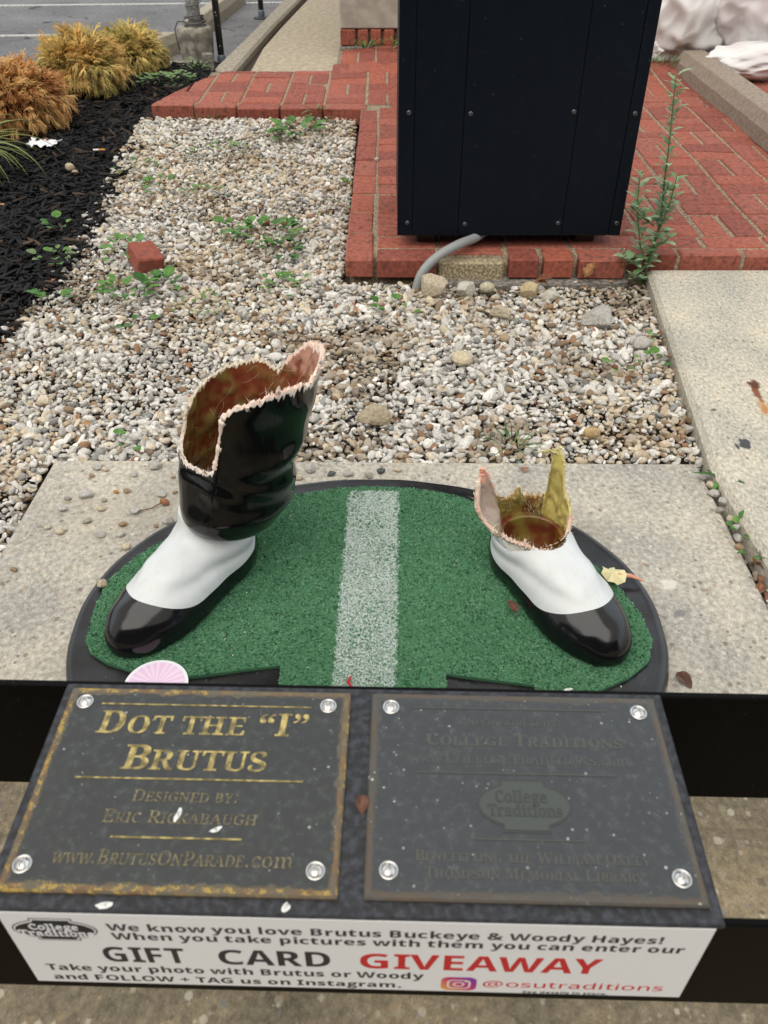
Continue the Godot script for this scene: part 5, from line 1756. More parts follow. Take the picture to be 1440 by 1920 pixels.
func plants() -> void:
	for c in [Color(0.05, 0.14, 0.03), Color(0.075, 0.20, 0.045), Color(0.11, 0.27, 0.055), Color(0.15, 0.32, 0.08), Color(0.19, 0.28, 0.12)]:
		var m := mat(c.linear_to_srgb(), 0.55, 0.0, 0.35)
		m.backlight_enabled = true; m.backlight = Color(0.4, 0.4, 0.4)
		m.albedo_texture = ntex(noise(0.06, 3), [[0.2, Color(0.75, 0.75, 0.7)], [0.8, Color.WHITE]], 128)
		triplanar(m, 8.0)
		leaf_mats.append(m)
	leaves = {
		"lobed": [leaf(0.7, 0.26, 3, 0.25, 0.35, 0.3), leaf(0.65, 0.3, 4, 0.2, 0.3, 0.35), leaf(0.7, 0.24, 2, 0.3, 0.45, 0.3)],
		"round": [leaf(0.55, 0.27, 0, 0.15, 0.2, 0.4), leaf(0.5, 0.24, 0, 0.25, 0.3, 0.45)],
		"blade": [leaf(1.0, 0.035, 0, 0.5, 0.6), leaf(1.0, 0.03, 0, 0.4, 0.9), leaf(1.0, 0.04, 0, 0.5, 0.3)],
		"strap": [leaf(1.0, 0.11, 0, 0.3, 0.3), leaf(1.0, 0.09, 0, 0.2, 0.5)]}
	for q in [
		["broadleaf_weed", "largest leafy weed in the gravel, by the raised brick edge", -0.392, -3.93, 30, 0.075, 0.075, "lobed", 0.04, 2],
		["broadleaf_weed", "bright yellow green weed touching the raised brick edge", -0.315, -4.17, 12, 0.03, 0.07, "strap", 0.06, 3],
		["broadleaf_weed", "flat bright weed patch in the gravel beside the mulch edge", -0.83, -3.29, 26, 0.09, 0.04, "lobed", 0.01, 2],
		["broadleaf_weed", "thin line of green sprigs at the mulch edge", -0.99, -3.49, 20, 0.08, 0.035, "round", 0.01, 1],
		["broadleaf_weed", "broad weed clump in the gravel left of the brick border", -0.395, -2.77, 34, 0.085, 0.055, "lobed", 0.03, 2],
		["broadleaf_weed", "small weed touching the left side of the broad gravel clump", -0.52, -2.85, 16, 0.045, 0.045, "lobed", 0.015, 2],
		["broadleaf_weed", "bluish green weed nearest the front of the broad gravel clump", -0.33, -2.66, 18, 0.05, 0.05, "lobed", 0.012, 1],
		["broadleaf_weed", "leafy weed in front of the loose brick", -0.763, -2.336, 26, 0.055, 0.05, "lobed", 0.02, 2],
		["broadleaf_weed", "wide lobed weed lying flat right of the one before the loose brick", -0.668, -2.365, 10, 0.03, 0.06, "round", 0.012, 1],
		["broadleaf_weed", "flat trailing weed of tiny leaves in the middle gravel", -0.53, -2.257, 26, 0.07, 0.025, "round", 0.006, 3],
		["broadleaf_weed", "fine low sprout in the gravel in front of the brick border corner", -0.298, -2.381, 26, 0.055, 0.032, "round", 0.012, 2],
		["broadleaf_weed", "pale sprouting weed at the lower mulch edge", -1.055, -2.565, 14, 0.04, 0.05, "round", 0.03, 3],
		["broadleaf_weed", "weed with three broad leaves at the gravel tip of the mulch", -0.969, -2.282, 6, 0.02, 0.06, "lobed", 0.008, 2],
		["broadleaf_weed", "upright weed behind the loose brick", -0.845, -2.64, 20, 0.05, 0.055, "lobed", 0.03, 3],
		["broadleaf_weed", "pair of round leaves in the gravel below the loose brick", -0.682, -2.122, 4, 0.02, 0.05, "round", 0.008, 1],
		["broadleaf_weed", "two leaved seedling in the gravel in front of the conduit", 0.031, -2.219, 7, 0.045, 0.042, "round", 0.008, 2],
		["broadleaf_weed", "wispy grey green weed in the far gravel", -0.70, -3.70, 26, 0.1, 0.035, "round", 0.012, 4],
		["broadleaf_weed", "faint green sprigs in the gravel left of the broad clump", -0.676, -3.2, 20, 0.07, 0.033, "round", 0.01, 4],
		["broadleaf_weed", "single upright leaf pair beside the brick border", -0.156, -3.071, 4, 0.012, 0.05, "strap", 0.02, 3],
		["broadleaf_weed", "small sprig at the brick border farther back", -0.15, -3.3, 6, 0.02, 0.035, "round", 0.01, 2],
		["broadleaf_weed", "two leaf sprout in the mulch near the gravel", -1.124, -2.85, 6, 0.02, 0.055, "round", 0.02, 2],
		["broadleaf_weed", "tiny green leaves in the gravel beside the torn trouser leg", -0.583, -1.554, 4, 0.02, 0.035, "round", 0.006, 1],
		["broadleaf_weed", "rounded weed against the walkway edge in the gravel", 0.69, -1.91, 6, 0.025, 0.04, "round", 0.012, 2],
		["broadleaf_weed", "small yellow green sprout in the gravel left of the walkway weed", 0.602, -1.891, 4, 0.012, 0.035, "round", 0.008, 3],
		["broadleaf_weed", "leafy sprig at the walkway edge above the rounded weed", 0.71, -2.05, 4, 0.015, 0.032, "lobed", 0.012, 3],
		["broadleaf_weed", "narrow leaved rosette in the crack beside the walkway", 0.716, -1.415, 7, 0.006, 0.05, "strap", 0.006, 1],
		["broadleaf_weed", "small round rosette in the crack below the narrow leaved one", 0.706, -1.253, 9, 0.012, 0.03, "round", 0.006, 2],
		["broadleaf_weed", "lowest green leaves in the littered crack", 0.703, -1.182, 4, 0.01, 0.032, "lobed", 0.006, 2],
		["ground_cover", "grey green ground cover growing in the mulch behind the raised bricks", -1.17, -4.95, 90, 0.13, 0.045, "round", 0.03, 4],
		["ground_cover", "yellow green sprigs at the back corner of the raised bricks", -1.06, -5.22, 22, 0.06, 0.05, "strap", 0.05, 4],
		["ground_cover", "moss and grass growing at the far end of the concrete block", 1.47, -4.95, 60, 0.09, 0.06, "blade", 0.03, 4],
		["ground_cover", "dry grass tuft at the building footing", -0.1, -5.36, 40, 0.05, 0.06, "blade", 0.01, 4],
		["ground_cover", "green weed against the brick course beside the cabinet", 0.05, -5.30, 12, 0.02, 0.06, "strap", 0.05, 2],
		["grass_tuft", "grass tuft at the concrete pad edge behind the short leg", 0.29, -1.54, 26, 0.035, 0.042, "blade", 0.004, 1],
		["grass_tuft", "dry brown tuft on the front of the raised brick edge", -0.83, -4.235, 30, 0.05, 0.04, "blade", 0.01, 4],
	]:
		weed(q[0], q[1], "grass" if q[7] == "blade" else "weed", Vector3(q[2], brick_top(q[2], q[3]) if (q[2] > 0 and q[3] < -4.5 or q[2] > -0.3 and q[3] < -5) else (0.012 if q[3] < -3.3 else 0.004), q[3]), q[4], q[5], q[6], q[7], q[8], q[9], "weeds in the gravel bed" if q[0] == "broadleaf_weed" else "")

	# tall weed at the corner of the bricks
	var t := thing("tall_weed", "tall upright weed with pale green leaves beside the cabinet", "weed", Vector3(0.80, 0.0, -2.452))
	var stem := MB.new()
	var main := [Vector3(0, -0.03, 0), Vector3(0.012, 0.08, -0.01), Vector3(0.022, 0.18, -0.012), Vector3(0.008, 0.30, -0.012), Vector3(0.0, 0.42, -0.02), Vector3(-0.014, 0.565, -0.03)]
	stem.tube(main, [0.0045, 0.004, 0.0034, 0.0028, 0.002, 0.001], 7)
	var branches := [[main, 1.0]]
	for b in [[[Vector3(0.005, 0.05, 0), Vector3(-0.03, 0.11, 0.01), Vector3(-0.062, 0.22, 0.01), Vector3(-0.072, 0.32, 0.01)]], [[Vector3(-0.002, 0.02, 0), Vector3(-0.04, 0.06, 0.02), Vector3(-0.095, 0.085, 0.03)]], [[Vector3(0.018, 0.15, 0), Vector3(0.03, 0.24, 0.01), Vector3(0.032, 0.315, 0.015)]], [[Vector3(0, 0.0, 0.0), Vector3(-0.03, 0.01, 0.025), Vector3(-0.05, 0.03, 0.04)]], [[Vector3(0.014, 0.1, 0), Vector3(0.035, 0.125, 0.015), Vector3(0.05, 0.15, 0.02)]], [[Vector3(0.0, 0.17, 0), Vector3(-0.05, 0.205, 0.015), Vector3(-0.085, 0.235, 0.02)]]]:
		var pts: Array = b[0]
		var rads := []
		for i in pts.size(): rads.append(lerpf(0.0026, 0.001, float(i) / pts.size()))
		stem.tube(pts, rads, 6)
		branches.append([pts, 0.85])
	obj("stem", stem, mat(L(0.10, 0.14, 0.05), 0.7), t)
	var pale := []
	for c in [Color(0.19, 0.31, 0.16), Color(0.25, 0.37, 0.20), Color(0.32, 0.43, 0.27), Color(0.16, 0.28, 0.12)]:
		var m := mat(c.linear_to_srgb(), 0.65, 0.0, 0.3)
		m.backlight_enabled = true; m.backlight = Color(0.4, 0.4, 0.4)
		pale.append(m)
	var lm := [leaf(0.85, 0.27, 3, 0.25, 0.35, 0.12), leaf(0.8, 0.24, 2, 0.3, 0.2, 0.15), leaf(0.9, 0.3, 4, 0.2, 0.45, 0.12)]
	for br in branches:
		var cv := Curve3D.new()
		for p in br[0]: cv.add_point(p)
		var total := cv.get_baked_length()
		var s := total * 0.12
		var a := rr(0, TAU)
		while s <= total:
			var p := cv.sample_baked(s)
			for twin in 2:
				a += 2.4
				var len_: float = 0.047 * br[1] * (1.0 if p.y < 0.3 else 0.82) * rr(0.8, 1.2)
				var o := obj("leaf", lm[rng.randi_range(0, 2)], pale[rng.randi_range(0, 3)], t)
				o.transform = Transform3D(face(Vector3(cos(a), rr(0.35, 1.1), sin(a)), Vector3.UP).scaled_local(Vector3.ONE * len_), p)
			s += 0.0125
	# arching striped grass at the left edge
	t = thing("border_grass", "arching grass clump with yellow striped blades at the mulch edge of the photo", "grass", Vector3(-1.66, -0.01, -3.40))
	var blades := []
	for v in 4:
		var mb := MB.new()
		var rows := []; var cols := []
		for i in 11:
			var u := i / 10.0
			var w := 0.0055 * (1.0 - pow(u, 3.0)) * (0.6 + 0.4 * minf(1, u * 5)) / 0.3
			var y := sin(u * (1.9 + 0.25 * v)) * 0.52; var z := (1.0 - cos(u * (1.9 + 0.25 * v))) * 0.62
			rows.append(PackedVector3Array([Vector3(-w, y + 0.006, z), Vector3(-w * 0.4, y, z), Vector3(w * 0.4, y, z), Vector3(w, y + 0.006, z)]))
			cols.append([Color(0.36, 0.37, 0.13), Color(0.05, 0.11, 0.03), Color(0.05, 0.11, 0.03), Color(0.36, 0.37, 0.13)])
		mb.grid(rows, false, false, cols)
		blades.append(mb.done())
	for k in 95:
		var o := obj("blade", blades[k % 4], M.plant, t)
		o.transform = Transform3D(Basis(Vector3.UP, rr(0, TAU)).scaled_local(Vector3.ONE * rr(0.24, 0.37)), Vector3(rr(-0.05, 0.05), 0, rr(-0.05, 0.05)))
	shrub(Vector3(-1.73, -0.02, -4.16), 0.29, 0.30, "rust brown dying shrub nearest the paper scrap", Color(0.62, 0.29, 0.10), Color(0.80, 0.53, 0.22), Color(0.36, 0.14, 0.05), 3, 3000)
	shrub(Vector3(-1.57, -0.02, -4.83), 0.215, 0.32, "middle shrub with orange gold tips and olive sides", Color(0.80, 0.60, 0.22), Color(0.44, 0.37, 0.12), Color(0.88, 0.55, 0.18), 4, 2600)
	shrub(Vector3(-1.45, -0.02, -5.36), 0.195, 0.24, "golden olive shrub farthest back beside the wheel stop", Color(0.80, 0.63, 0.23), Color(0.46, 0.40, 0.13), Color(0.74, 0.52, 0.17), 5, 2100)

# ---------------------------------------------------------------- stones, pebbles, leaves, litter
func rock(label: String, at: Vector3, s: Vector3, c: Color, sd: int, round_: float, turn := 0.0, group := "") -> void:
	var m := mat(c.linear_to_srgb(), 0.92, 0.0, 0.3)
	m.albedo_texture = M.pebble.albedo_texture
	m.heightmap_enabled = true; m.heightmap_texture = M.pebble.heightmap_texture; m.heightmap_scale = 0.1
	triplanar(m, 7.0)
	var o := obj("stone", stone(sd, 3, round_, 1.0, 1.0, 1.0), m)
	o.transform = Transform3D(Basis(Vector3.UP, turn).scaled_local(s), at)
	tag(o, label, "stone", group)

func dry_leaf(label: String, at: Vector3, l: float, turn: float, c: Color, tilt := Vector3.ZERO, lobes := 0) -> void:
	var m := mat(c.linear_to_srgb(), 0.8)
	m.albedo_texture = M.dry_tex
	triplanar(m, 9.0)
	var o := obj("dry_leaf", leaf(0.8, 0.25, lobes, 0.5, 0.25, 0.2), m)
	o.transform = Transform3D(Basis.from_euler(Vector3(tilt.x, turn, tilt.z)).scaled_local(Vector3.ONE * l), at)
	tag(o, label, "leaf", "dry brown leaves")

func small_things() -> void:
	var grey := Color(0.47, 0.46, 0.43); var tan_ := Color(0.5, 0.43, 0.31); var pale := Color(0.58, 0.56, 0.5)
	rock("big blocky tan stone at the foot of the conduit", Vector3(0.142, 0.018, -2.345), Vector3(0.105, 0.088, 0.085), Color(0.53, 0.46, 0.36), 401, 0.15)
	rock("smooth cream egg shaped stone in the middle of the gravel", Vector3(0.204, 0.012, -1.937), Vector3(0.056, 0.04, 0.062), Color(0.6, 0.53, 0.38), 402, 0.85, 0.5)
	rock("broad flat tan slab stone beside the tall leg", Vector3(-0.025, 0.010, -1.66), Vector3(0.125, 0.05, 0.075), Color(0.42, 0.36, 0.26), 403, 0.3, -0.1)
	rock("big angular grey stone near the walkway", Vector3(0.608, 0.014, -2.16), Vector3(0.112, 0.078, 0.075), grey, 404, 0.05, 0.6)
	rock("white stone right of the blocky one under the bricks", Vector3(0.245, 0.010, -2.352), Vector3(0.07, 0.055, 0.052), pale, 405, 0.2)
	rock("pale smooth oval pebble beside the white stone under the bricks", Vector3(0.31, 0.012, -2.372), Vector3(0.05, 0.036, 0.036), Color(0.55, 0.52, 0.4), 406, 0.9)
	rock("cream stone with an orange flank beside the dead leaves", Vector3(0.435, 0.010, -2.345), Vector3(0.062, 0.06, 0.052), Color(0.56, 0.46, 0.29), 407, 0.2)
	rock("round whitish stone in front of the dead leaves", Vector3(0.492, 0.008, -2.318), Vector3(0.06, 0.056, 0.05), pale, 408, 0.3)
	rock("round grey boulder pebble left of the walkway", Vector3(0.69, 0.012, -2.02), Vector3(0.052, 0.042, 0.044), grey, 409, 0.6)
	rock("cream angular stone in the gravel in front of the cabinet", Vector3(0.335, 0.012, -2.2), Vector3(0.066, 0.052, 0.058), Color(0.56, 0.49, 0.38), 410, 0.15)
	rock("tan oval pebble near the grass tuft", Vector3(0.475, 0.012, -1.59), Vector3(0.042, 0.03, 0.028), Color(0.47, 0.34, 0.18), 411, 0.9)
	rock("pale stone lying on the black mulch", Vector3(-1.284, 0.01, -3.53), Vector3(0.042, 0.038, 0.036), Color(0.56, 0.48, 0.34), 412, 0.7)
	rock("smaller tan stone lying on the black mulch", Vector3(-1.245, 0.008, -3.47), Vector3(0.03, 0.026, 0.026), Color(0.45, 0.37, 0.24), 413, 0.7)
	rock("white chip on the brick border next to the cabinet", Vector3(-0.028, 0.076, -3.42), Vector3(0.02, 0.014, 0.015), pale, 414, 0.1)
	rock("small pebble resting on the left rim of the turf base", Vector3(-0.498, 0.048, -1.06), Vector3(0.022, 0.018, 0.018), tan_, 415, 0.5)

	# pebbles strewn over the concrete pad
	var pb := [[-0.659, -1.325, 0.022, 0, "wide pale grey pebble alone at the far left of the pad"], [-0.579, -1.325, 0.019, 1, "blocky cream pebble in the middle of the left strewn pebbles"], [-0.621, -1.371, 0.032, 0, "longest flat grey pebble on the left of the pad"], [-0.563, -1.383, 0.014, 4, "bright orange brown round pebble on the pad"], [-0.541, -1.385, 0.016, 3, "brown round pebble right beside the orange one"], [-0.658, -1.36, 0.016, 2, "dull round pebble above the far left pale one"], [-0.581, -1.354, 0.014, 2, "small dull pebble between the flat grey and the cream pebble"], [-0.596, -1.286, 0.019, 2, "dark grey pebble below the cream pebble"], [-0.522, -1.277, 0.019, 3, "chunky brownish pebble left of the light grey pebble near the base"], [-0.508, -1.316, 0.028, 0, "flat light grey pebble next to the dry twig"], [-0.435, -1.286, 0.027, 0, "large light grey pebble nearest the tall leg"], [-0.456, -1.272, 0.012, 3, "tiny dark pebble touching the one nearest the tall leg"], [-0.671, -1.267, 0.016, 1, "small tan pebble at the left of the lower row"], [-0.642, -1.253, 0.021, 1, "tan pebble beside the one at the left of the lower row"], [-0.561, -1.245, 0.026, 0, "angular grey pebble in the lower row"], [-0.519, -1.245, 0.019, 0, "rounder grey pebble right of the angular one in the lower row"], [-0.5, -1.208, 0.02, 1, "slim cream pebble beside the black rim"], [-0.545, -1.185, 0.01, 1, "tiny cream crumb below the lower row"], [-0.696, -1.145, 0.016, 3, "brown pebble at the lower left of the pad"], [-0.466, -1.372, 0.022, 0, "light pebble behind the dry twig"], [-0.439, -1.381, 0.012, 3, "small brown pebble behind the torn trouser"], [-0.453, -1.434, 0.012, 3, "tiny brown pebble near the gravel edge behind the trouser"], [-0.538, -1.443, 0.018, 0, "light angular pebble close to the gravel edge"], [-0.499, -1.472, 0.034, 0, "biggest grey stone spilled at the gravel edge behind the trouser"], [-0.626, -1.47, 0.026, 0, "pale stone spilled at the left gravel edge"], [-0.606, -1.462, 0.018, 1, "white pebble touching the pale spilled stone"], [-0.63, -1.441, 0.014, 3, "dark small pebble in front of the pale spilled stone"], [-0.114, -1.445, 0.022, 5, "dark slate chip behind the white stripe"], [-0.183, -1.43, 0.022, 1, "cream pebble behind the platform right of the trouser"], [-0.161, -1.46, 0.03, 0, "light grey stone spilled behind the platform"], [-0.2, -1.46, 0.026, 2, "grey stone spilled right beside the trouser"], [-0.034, -1.44, 0.022, 2, "dull grey stone behind the top of the white stripe"], [-0.006, -1.455, 0.024, 5, "dark grey stone right of the white stripe top"], [-0.075, -1.445, 0.026, 0, "pale stone just left of the white stripe top"], [0.03, -1.46, 0.018, 1, "cream pebble right of the dark grey stone"]]
	var tones := [Color(0.46, 0.45, 0.43), Color(0.55, 0.48, 0.37), Color(0.34, 0.32, 0.29), Color(0.32, 0.23, 0.15), Color(0.46, 0.22, 0.08), Color(0.1, 0.105, 0.11)]
	var pmat := []
	for c in tones:
		var m := mat(c.linear_to_srgb(), 0.92, 0.0, 0.3)
		m.albedo_texture = M.pebble.albedo_texture
		triplanar(m, 9.0)
		pmat.append(m)
	for i in pb.size():
		var q: Array = pb[i]
		var o := obj("pebble", stone(500 + i, 2, 0.8 if q[3] in [1, 4] else 0.2, 1.0, rr(0.5, 0.65), rr(0.6, 0.85)), pmat[q[3]])
		o.transform = Transform3D(Basis.from_euler(Vector3(rr(-0.15, 0.15), rr(-0.5, 0.5), rr(-0.15, 0.15))).scaled_local(Vector3.ONE * q[2]), Vector3(q[0], q[2] * 0.23, q[1]))
		tag(o, q[4], "pebble", "pebbles strewn on the concrete pad")
	# pebbles caught in the crack between pad and walkway
	for i in 9:
		var z := -1.43 + 0.028 * i
		var o := obj("pebble", stone(600 + i, 2, 0.3, 1.0, 0.7, 0.8), pmat[[0, 1, 0, 0, 2, 1, 0, 0, 3][i]])
		o.transform = Transform3D(Basis.from_euler(Vector3(rr(-0.4, 0.4), rr(0, TAU), 0)).scaled_local(Vector3.ONE * rr(0.018, 0.026)), Vector3(0.692 + rr(-0.006, 0.01), 0.006, z))
		tag(o, "small pebble caught in the crack between pad and walkway", "pebble", "pebbles in the crack beside the walkway")

	# loose brick
	var mb := MB.new()
	mb.box(Transform3D(), Vector3(0.085, 0.062, 0.1), 0.005)
	mb.jitter(0.0022, 4)
	var o := obj("loose_brick", mb, M.brick1)
	o.transform = Transform3D(Basis.from_euler(Vector3(0.30, 0.55, -0.16)), Vector3(-0.755, 0.03, -2.55))
	tag(o, "loose half brick tilted on the gravel", "brick")

	dry_leaf("small brown leaf lying between the two plaques", Vector3(-0.0195, 0.4085, -0.424), 0.024, 0.0, Color(0.19, 0.085, 0.05), Vector3.ZERO)
	dry_leaf("big brown leaf on the concrete below the banner", Vector3(0.055, 0.006, -0.17), 0.12, 0.4, Color(0.22, 0.08, 0.04), Vector3.ZERO, 2)
	dry_leaf("brown leaf on the pad at the right end of the base", Vector3(0.478, 0.004, -0.905), 0.045, 0.5, Color(0.16, 0.075, 0.05))
	dry_leaf("orange brown leaf lying at the left border of the mulch", Vector3(-1.45, 0.012, -3.1), 0.085, 1.0, Color(0.42, 0.2, 0.1), Vector3(0.1, 0, 0), 2)
	dry_leaf("curled brown leaf under the broken bricks", Vector3(0.445, 0.02, -2.392), 0.075, 0.9, Color(0.25, 0.09, 0.035), Vector3(-0.5, 0, 0.3), 2)
	dry_leaf("second curled brown leaf under the broken bricks", Vector3(0.5, 0.02, -2.378), 0.06, -1.1, Color(0.32, 0.13, 0.045), Vector3(-0.4, 0, -0.4), 3)
	dry_leaf("light brown lobed leaf beside the tall weed", Vector3(0.6, 0.02, -2.395), 0.075, 2.4, Color(0.38, 0.19, 0.07), Vector3(-0.7, 0, 0.2), 3)
	dry_leaf("large tan leaf under the rust brown shrub", Vector3(-1.55, 0.015, -3.86), 0.11, 1.8, Color(0.3, 0.15, 0.07), Vector3(0.1, 0, 0.2), 2)
	dry_leaf("pinkish leaf on the pad behind the short leg", Vector3(0.30, 0.004, -1.445), 0.03, 2.8, Color(0.36, 0.2, 0.14))
	dry_leaf("brown leaf against the sole of the short leg", Vector3(0.225, 0.055, -0.975), 0.034, 3.6, Color(0.2, 0.08, 0.05), Vector3(-0.4, 0, 0.2))
	for i in 16:
		dry_leaf("brown leaf scrap lodged in the crack beside the walkway, one of many alike", Vector3(0.702 + rr(-0.008, 0.012), 0.004, -1.18 + 0.018 * i + rr(-0.01, 0.01)), rr(0.02, 0.04), rr(0, TAU), Color(0.22, 0.1, 0.055) * rr(0.7, 1.5), Vector3(rr(-0.4, 0.4), 0, rr(-0.4, 0.4)))
	# twig
	mb = MB.new()
	mb.tube([Vector3(-0.5, 0.004, -1.318), Vector3(-0.475, 0.005, -1.326), Vector3(-0.458, 0.008, -1.34)], [0.001, 0.0012, 0.0015], 6)
	tag(obj("twig", mb, mat(L(0.16, 0.085, 0.04), 0.9)), "thin dry twig on the pad beside the tall leg", "twig")
	mb = MB.new()
	mb.lathe(Transform3D(Basis(Vector3.BACK, 0.9), Vector3(-0.452, 0.008, -1.343)), [Vector2(0, -0.011), Vector2(0.006, -0.007), Vector2(0.0075, 0.0), Vector2(0.005, 0.008), Vector2(0, 0.011)], 12)
	tag(obj("acorn", mb, mat(L(0.27, 0.12, 0.05), 0.6)), "small brown nut at the end of the twig", "nut")

	# paper scrap, cigarette end
	mb = MB.new()
	var cr := noise(14.0, 3, FastNoiseLite.TYPE_SIMPLEX_SMOOTH, 8)
	var rows := []
	for j in 13:
		var row := PackedVector3Array()
		for i in 17:
			var u := i / 16.0 - 0.5; var v := j / 12.0 - 0.5
			row.append(Vector3(u * 0.125 * (1.0 + 0.35 * cr.get_noise_2d(v * 9.0, 3.0)), 0.02 + 0.016 * absf(cr.get_noise_2d(u * 0.2, v * 0.25)) + 0.012 * absf(sin(u * 9.0)), v * 0.085 * (1.0 + 0.5 * cr.get_noise_2d(u * 3.0, 7.0)) + 0.02 * u))
		rows.append(row)
	mb.grid(rows, false, false)
	o = obj("paper_scrap", mb, M.paper)
	o.position = Vector3(-1.47, 0.0, -3.80)
	tag(o, "crumpled white paper scrap on the mulch by the rust brown shrub", "paper")
	var ct := thing("cigarette_end", "cigarette end with orange filter on the black mulch", "cigarette", Vector3(-1.213, 0.024, -3.724), 0.1)
	mb = MB.new(); mb.tube([Vector3(-0.024, 0, 0), Vector3(-0.002, 0, 0)], [0.0042, 0.0042], 12)
	obj("paper_tube", mb, M.paper, ct)
	mb = MB.new(); mb.tube([Vector3(-0.002, 0.0, 0), Vector3(0.024, 0, 0)], [0.0043, 0.0043], 12)
	obj("filter", mb, mat(L(0.55, 0.25, 0.05), 0.8), ct)

	# torn yellow scrap of fibreglass lying on the rim
	var st := thing("fibreglass_scrap", "torn yellowish fibreglass scrap on the base beside the short leg's shoe", "scrap", Vector3(0.405, 0.05, -1.075), 0.3)
	mb = MB.new()
	var ring := []
	for k in 15:
		var a := TAU * k / 15.0
		ring.append(Vector3(cos(a) * 0.02 * rr(0.6, 1.25), rr(0.0, 0.012), sin(a) * 0.028 * rr(0.6, 1.2)))
	for k in 15:
		mb.tri_out(Vector3(0, 0.014, 0), ring[k], ring[(k + 1) % 15], Vector3(0, -0.05, 0))
		mb.tri_out(Vector3(0, 0.004, 0), ring[k], ring[(k + 1) % 15], Vector3(0, 0.5, 0))
	obj("resin_flake", mb, mat(L(0.62, 0.56, 0.32), 0.6), st)
	mb = MB.new()
	mb.tube([Vector3(0.008, 0.008, 0.004), Vector3(0.03, 0.006, 0.012), Vector3(0.048, 0.002, 0.026)], [0.006, 0.004, 0.0015], 6)
	obj("fibre_strand", mb, mat(L(0.6, 0.27, 0.17), 0.9), st)

	# round pink paper disc with a white border
	ct = thing("paper_disc", "round pink paper disc with a white border lying on the base front", "disc", Vector3(-0.356, 0.0465, -0.836))
	mb = MB.new()
	mb.lathe(Transform3D(), [Vector2(0.05, 0.0), Vector2(0.05, 0.001), Vector2(0.0, 0.0011)], 48)
	obj("border", mb, M.paper, ct)
	mb = MB.new()
	var pr := noise(6.0, 2, FastNoiseLite.TYPE_SIMPLEX_SMOOTH, 12)
	rows = []; var cols := []
	for q in [0.0445, 0.038, 0.03, 0.02, 0.001]:
		var row := PackedVector3Array(); var cc := []
		for k in 96:
			var a := -TAU * k / 96.0
			row.append(Vector3(cos(a) * q, 0.0016, sin(a) * q))
			cc.append(Color(0.72, 0.52, 0.70).lerp(Color(0.78, 0.62, 0.76), 0.5 + 0.5 * signf(sin(a * 22.0))))
		rows.append(row); cols.append(cc)
	mb.grid(rows, true, false, cols)
	obj("print", mb, tinted(0.8), ct)

	# flakes of white paint on the stand
	for q in [["white paint chip on the gold lettered plaque across the second name line", -0.1805, 0.4118, -0.398, 0.007, 0.0024, 1.3], ["slanting white chip on the gold lettered plaque under the second name line", -0.1455, 0.4118, -0.384, 0.006, 0.0025, 0.5], ["white lump on the box lip under the gold lettered plaque", -0.2255, 0.4065, -0.3205, 0.008, 0.003, 0.1], ["bluish white flake on the box lip near the middle", -0.079, 0.4065, -0.319, 0.0045, 0.003, 1.0], ["tiny white chip at the upper edge of the darkened plaque", 0.185, 0.4118, -0.5355, 0.005, 0.0016, 0.2]]:
		mb = MB.new()
		var rg := []
		for k in 9:
			var a := TAU * k / 9.0
			rg.append(Vector3(cos(a) * q[4] * rr(0.7, 1.2), 0, sin(a) * q[5] * rr(0.6, 1.3)))
		for k in 9: mb.tri_out(Vector3(rr(-0.001, 0.001), 0.0018, 0), rg[k], rg[(k + 1) % 9], Vector3(0, -1, 0))
		o = obj("paint_chip", mb, mat(L(0.7, 0.71, 0.68), 0.7))
		o.transform = Transform3D(Basis(Vector3.UP, q[6]), Vector3(q[1], q[2], q[3]))
		tag(o, q[0], "paint chip", "white paint chips on the stand")
	# crumbs of white paint on the turf, too small to count
	var xfs := []
	for i in 130:
		var p := Vector2(rr(-0.45, 0.4), rr(-1.3, -0.78))
		xfs.append(Transform3D(Basis.from_euler(Vector3(rr(-0.5, 0.5), rr(0, TAU), rr(-0.5, 0.5))).scaled_local(Vector3(1, 0.5, 0.6) * rr(0.0012, 0.0042)), Vector3(p.x, 0.0492, p.y)))
	var crumbs := many("paint_crumbs", stone(900, 1, 0.1), mat(L(0.68, 0.66, 0.58), 0.8), xfs, [], self)
	tag(crumbs, "white paint crumbs scattered over the green turf", "paint crumbs", "", "stuff")
	# bits of dead leaf lodged between the stones
	xfs = []
	var lc := []
	while xfs.size() < 110:
		var p := Vector2(rr(-1.1, 0.78), rr(-4.0, -1.55))
		if not in_gravel(p.x, p.y, -0.02) or rng.randf() > 0.35 + 0.6 * smoothstep(-0.3, 0.7, p.x): continue
		xfs.append(Transform3D(Basis.from_euler(Vector3(rr(-0.6, 0.6), rr(0, TAU), rr(-0.6, 0.6))).scaled_local(Vector3.ONE * rr(0.012, 0.032)), Vector3(p.x, rr(0.004, 0.012) + 0.02 * smoothstep(-3.3, -4.2, p.y), p.y)))
		lc.append(Color(0.24, 0.11, 0.05).lerp(Color(0.36, 0.2, 0.1), rng.randf()) * rr(0.6, 1.2))
	crumbs = many("leaf_litter", leaf(0.8, 0.28, 2, 0.5, 0.3), M.chip, xfs, lc, self)
	tag(crumbs, "brown bits of dead leaf caught among the gravel", "leaf litter", "", "stuff")
	# red fleck at the front of the stripe
	mb = MB.new()
	mb.tube([Vector3(-0.052, 0.051, -0.85), Vector3(-0.056, 0.0525, -0.838), Vector3(-0.05, 0.0515, -0.828), Vector3(-0.04, 0.051, -0.822)], [0.0015, 0.0028, 0.0022, 0.0012], 6)
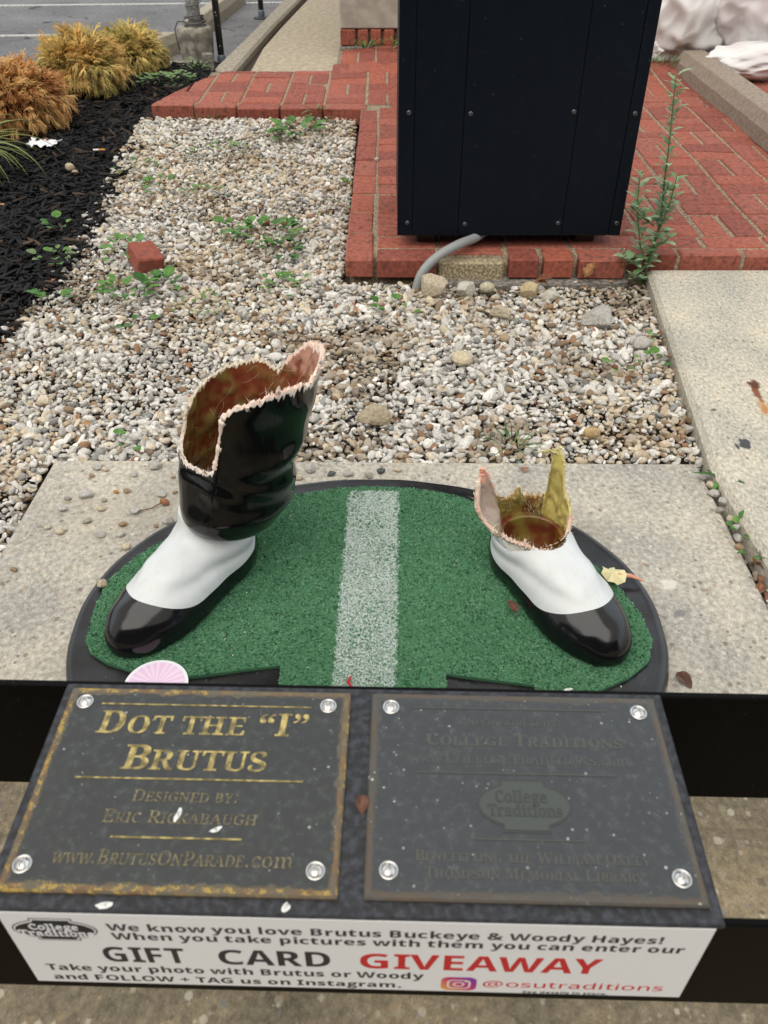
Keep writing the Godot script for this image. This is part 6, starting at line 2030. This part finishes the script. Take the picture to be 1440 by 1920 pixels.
	tag(obj("red_scrap", mb, mat(L(0.42, 0.012, 0.02), 0.7)), "small red plastic scrap on the white stripe", "scrap")

# ---------------------------------------------------------------- everything
func _ready() -> void:
	var cam := Camera3D.new()
	cam.name = "camera"
	cam.keep_aspect = Camera3D.KEEP_HEIGHT
	add_child(cam)
	cam.position = Vector3(0, 1.08, 0)
	cam.rotation_degrees = Vector3(-39.3, 0, 0)
	var ca := CameraAttributesPhysical.new()
	ca.frustum_focal_length = 12.0 / tan(deg_to_rad(63.08 * 0.5))
	ca.frustum_focus_distance = 1.75
	ca.frustum_near = 0.05; ca.frustum_far = 300.0
	ca.exposure_aperture = 6.0
	cam.attributes = ca
	cam.current = true

	var e := Environment.new()
	e.background_mode = Environment.BG_SKY
	var sm := ProceduralSkyMaterial.new()
	sm.sky_top_color = Color(0.92, 0.96, 1.0); sm.sky_horizon_color = Color(0.71, 0.745, 0.79); sm.sky_curve = 0.25
	sm.ground_horizon_color = Color(0.45, 0.44, 0.43); sm.ground_bottom_color = Color(0.3, 0.29, 0.28)
	sm.sun_angle_max = 1.0
	var sky := Sky.new()
	sky.sky_material = sm
	e.sky = sky
	e.background_energy_multiplier = 1.0
	e.ambient_light_source = Environment.AMBIENT_SOURCE_SKY
	e.tonemap_mode = Environment.TONE_MAPPER_LINEAR
	e.tonemap_exposure = 1.7
	e.sdfgi_enabled = true; e.ssao_enabled = true; e.ssil_enabled = true
	var we := WorldEnvironment.new()
	we.name = "world"
	we.environment = e
	add_child(we)
	var sun := DirectionalLight3D.new()
	sun.name = "sun"
	sun.light_color = Color(1.0, 0.98, 0.95)
	sun.light_energy = 0.5
	sun.light_angular_distance = 70.0
	sun.shadow_enabled = true
	sun.rotation_degrees = Vector3(-62, -28, 0)
	add_child(sun)

	rng.seed = 20
	materials()
	ground_setting()
	brick_paving()
	gravel()
	mulch()
	cabinet()
	background()
	plants()
	plaque_stand()
	statue()
	small_things()
	print("fov ", cam.fov, " bricks ", get_node("brick_paving").get_child_count(), " weed leaves ", get_node("tall_weed").get_child_count())
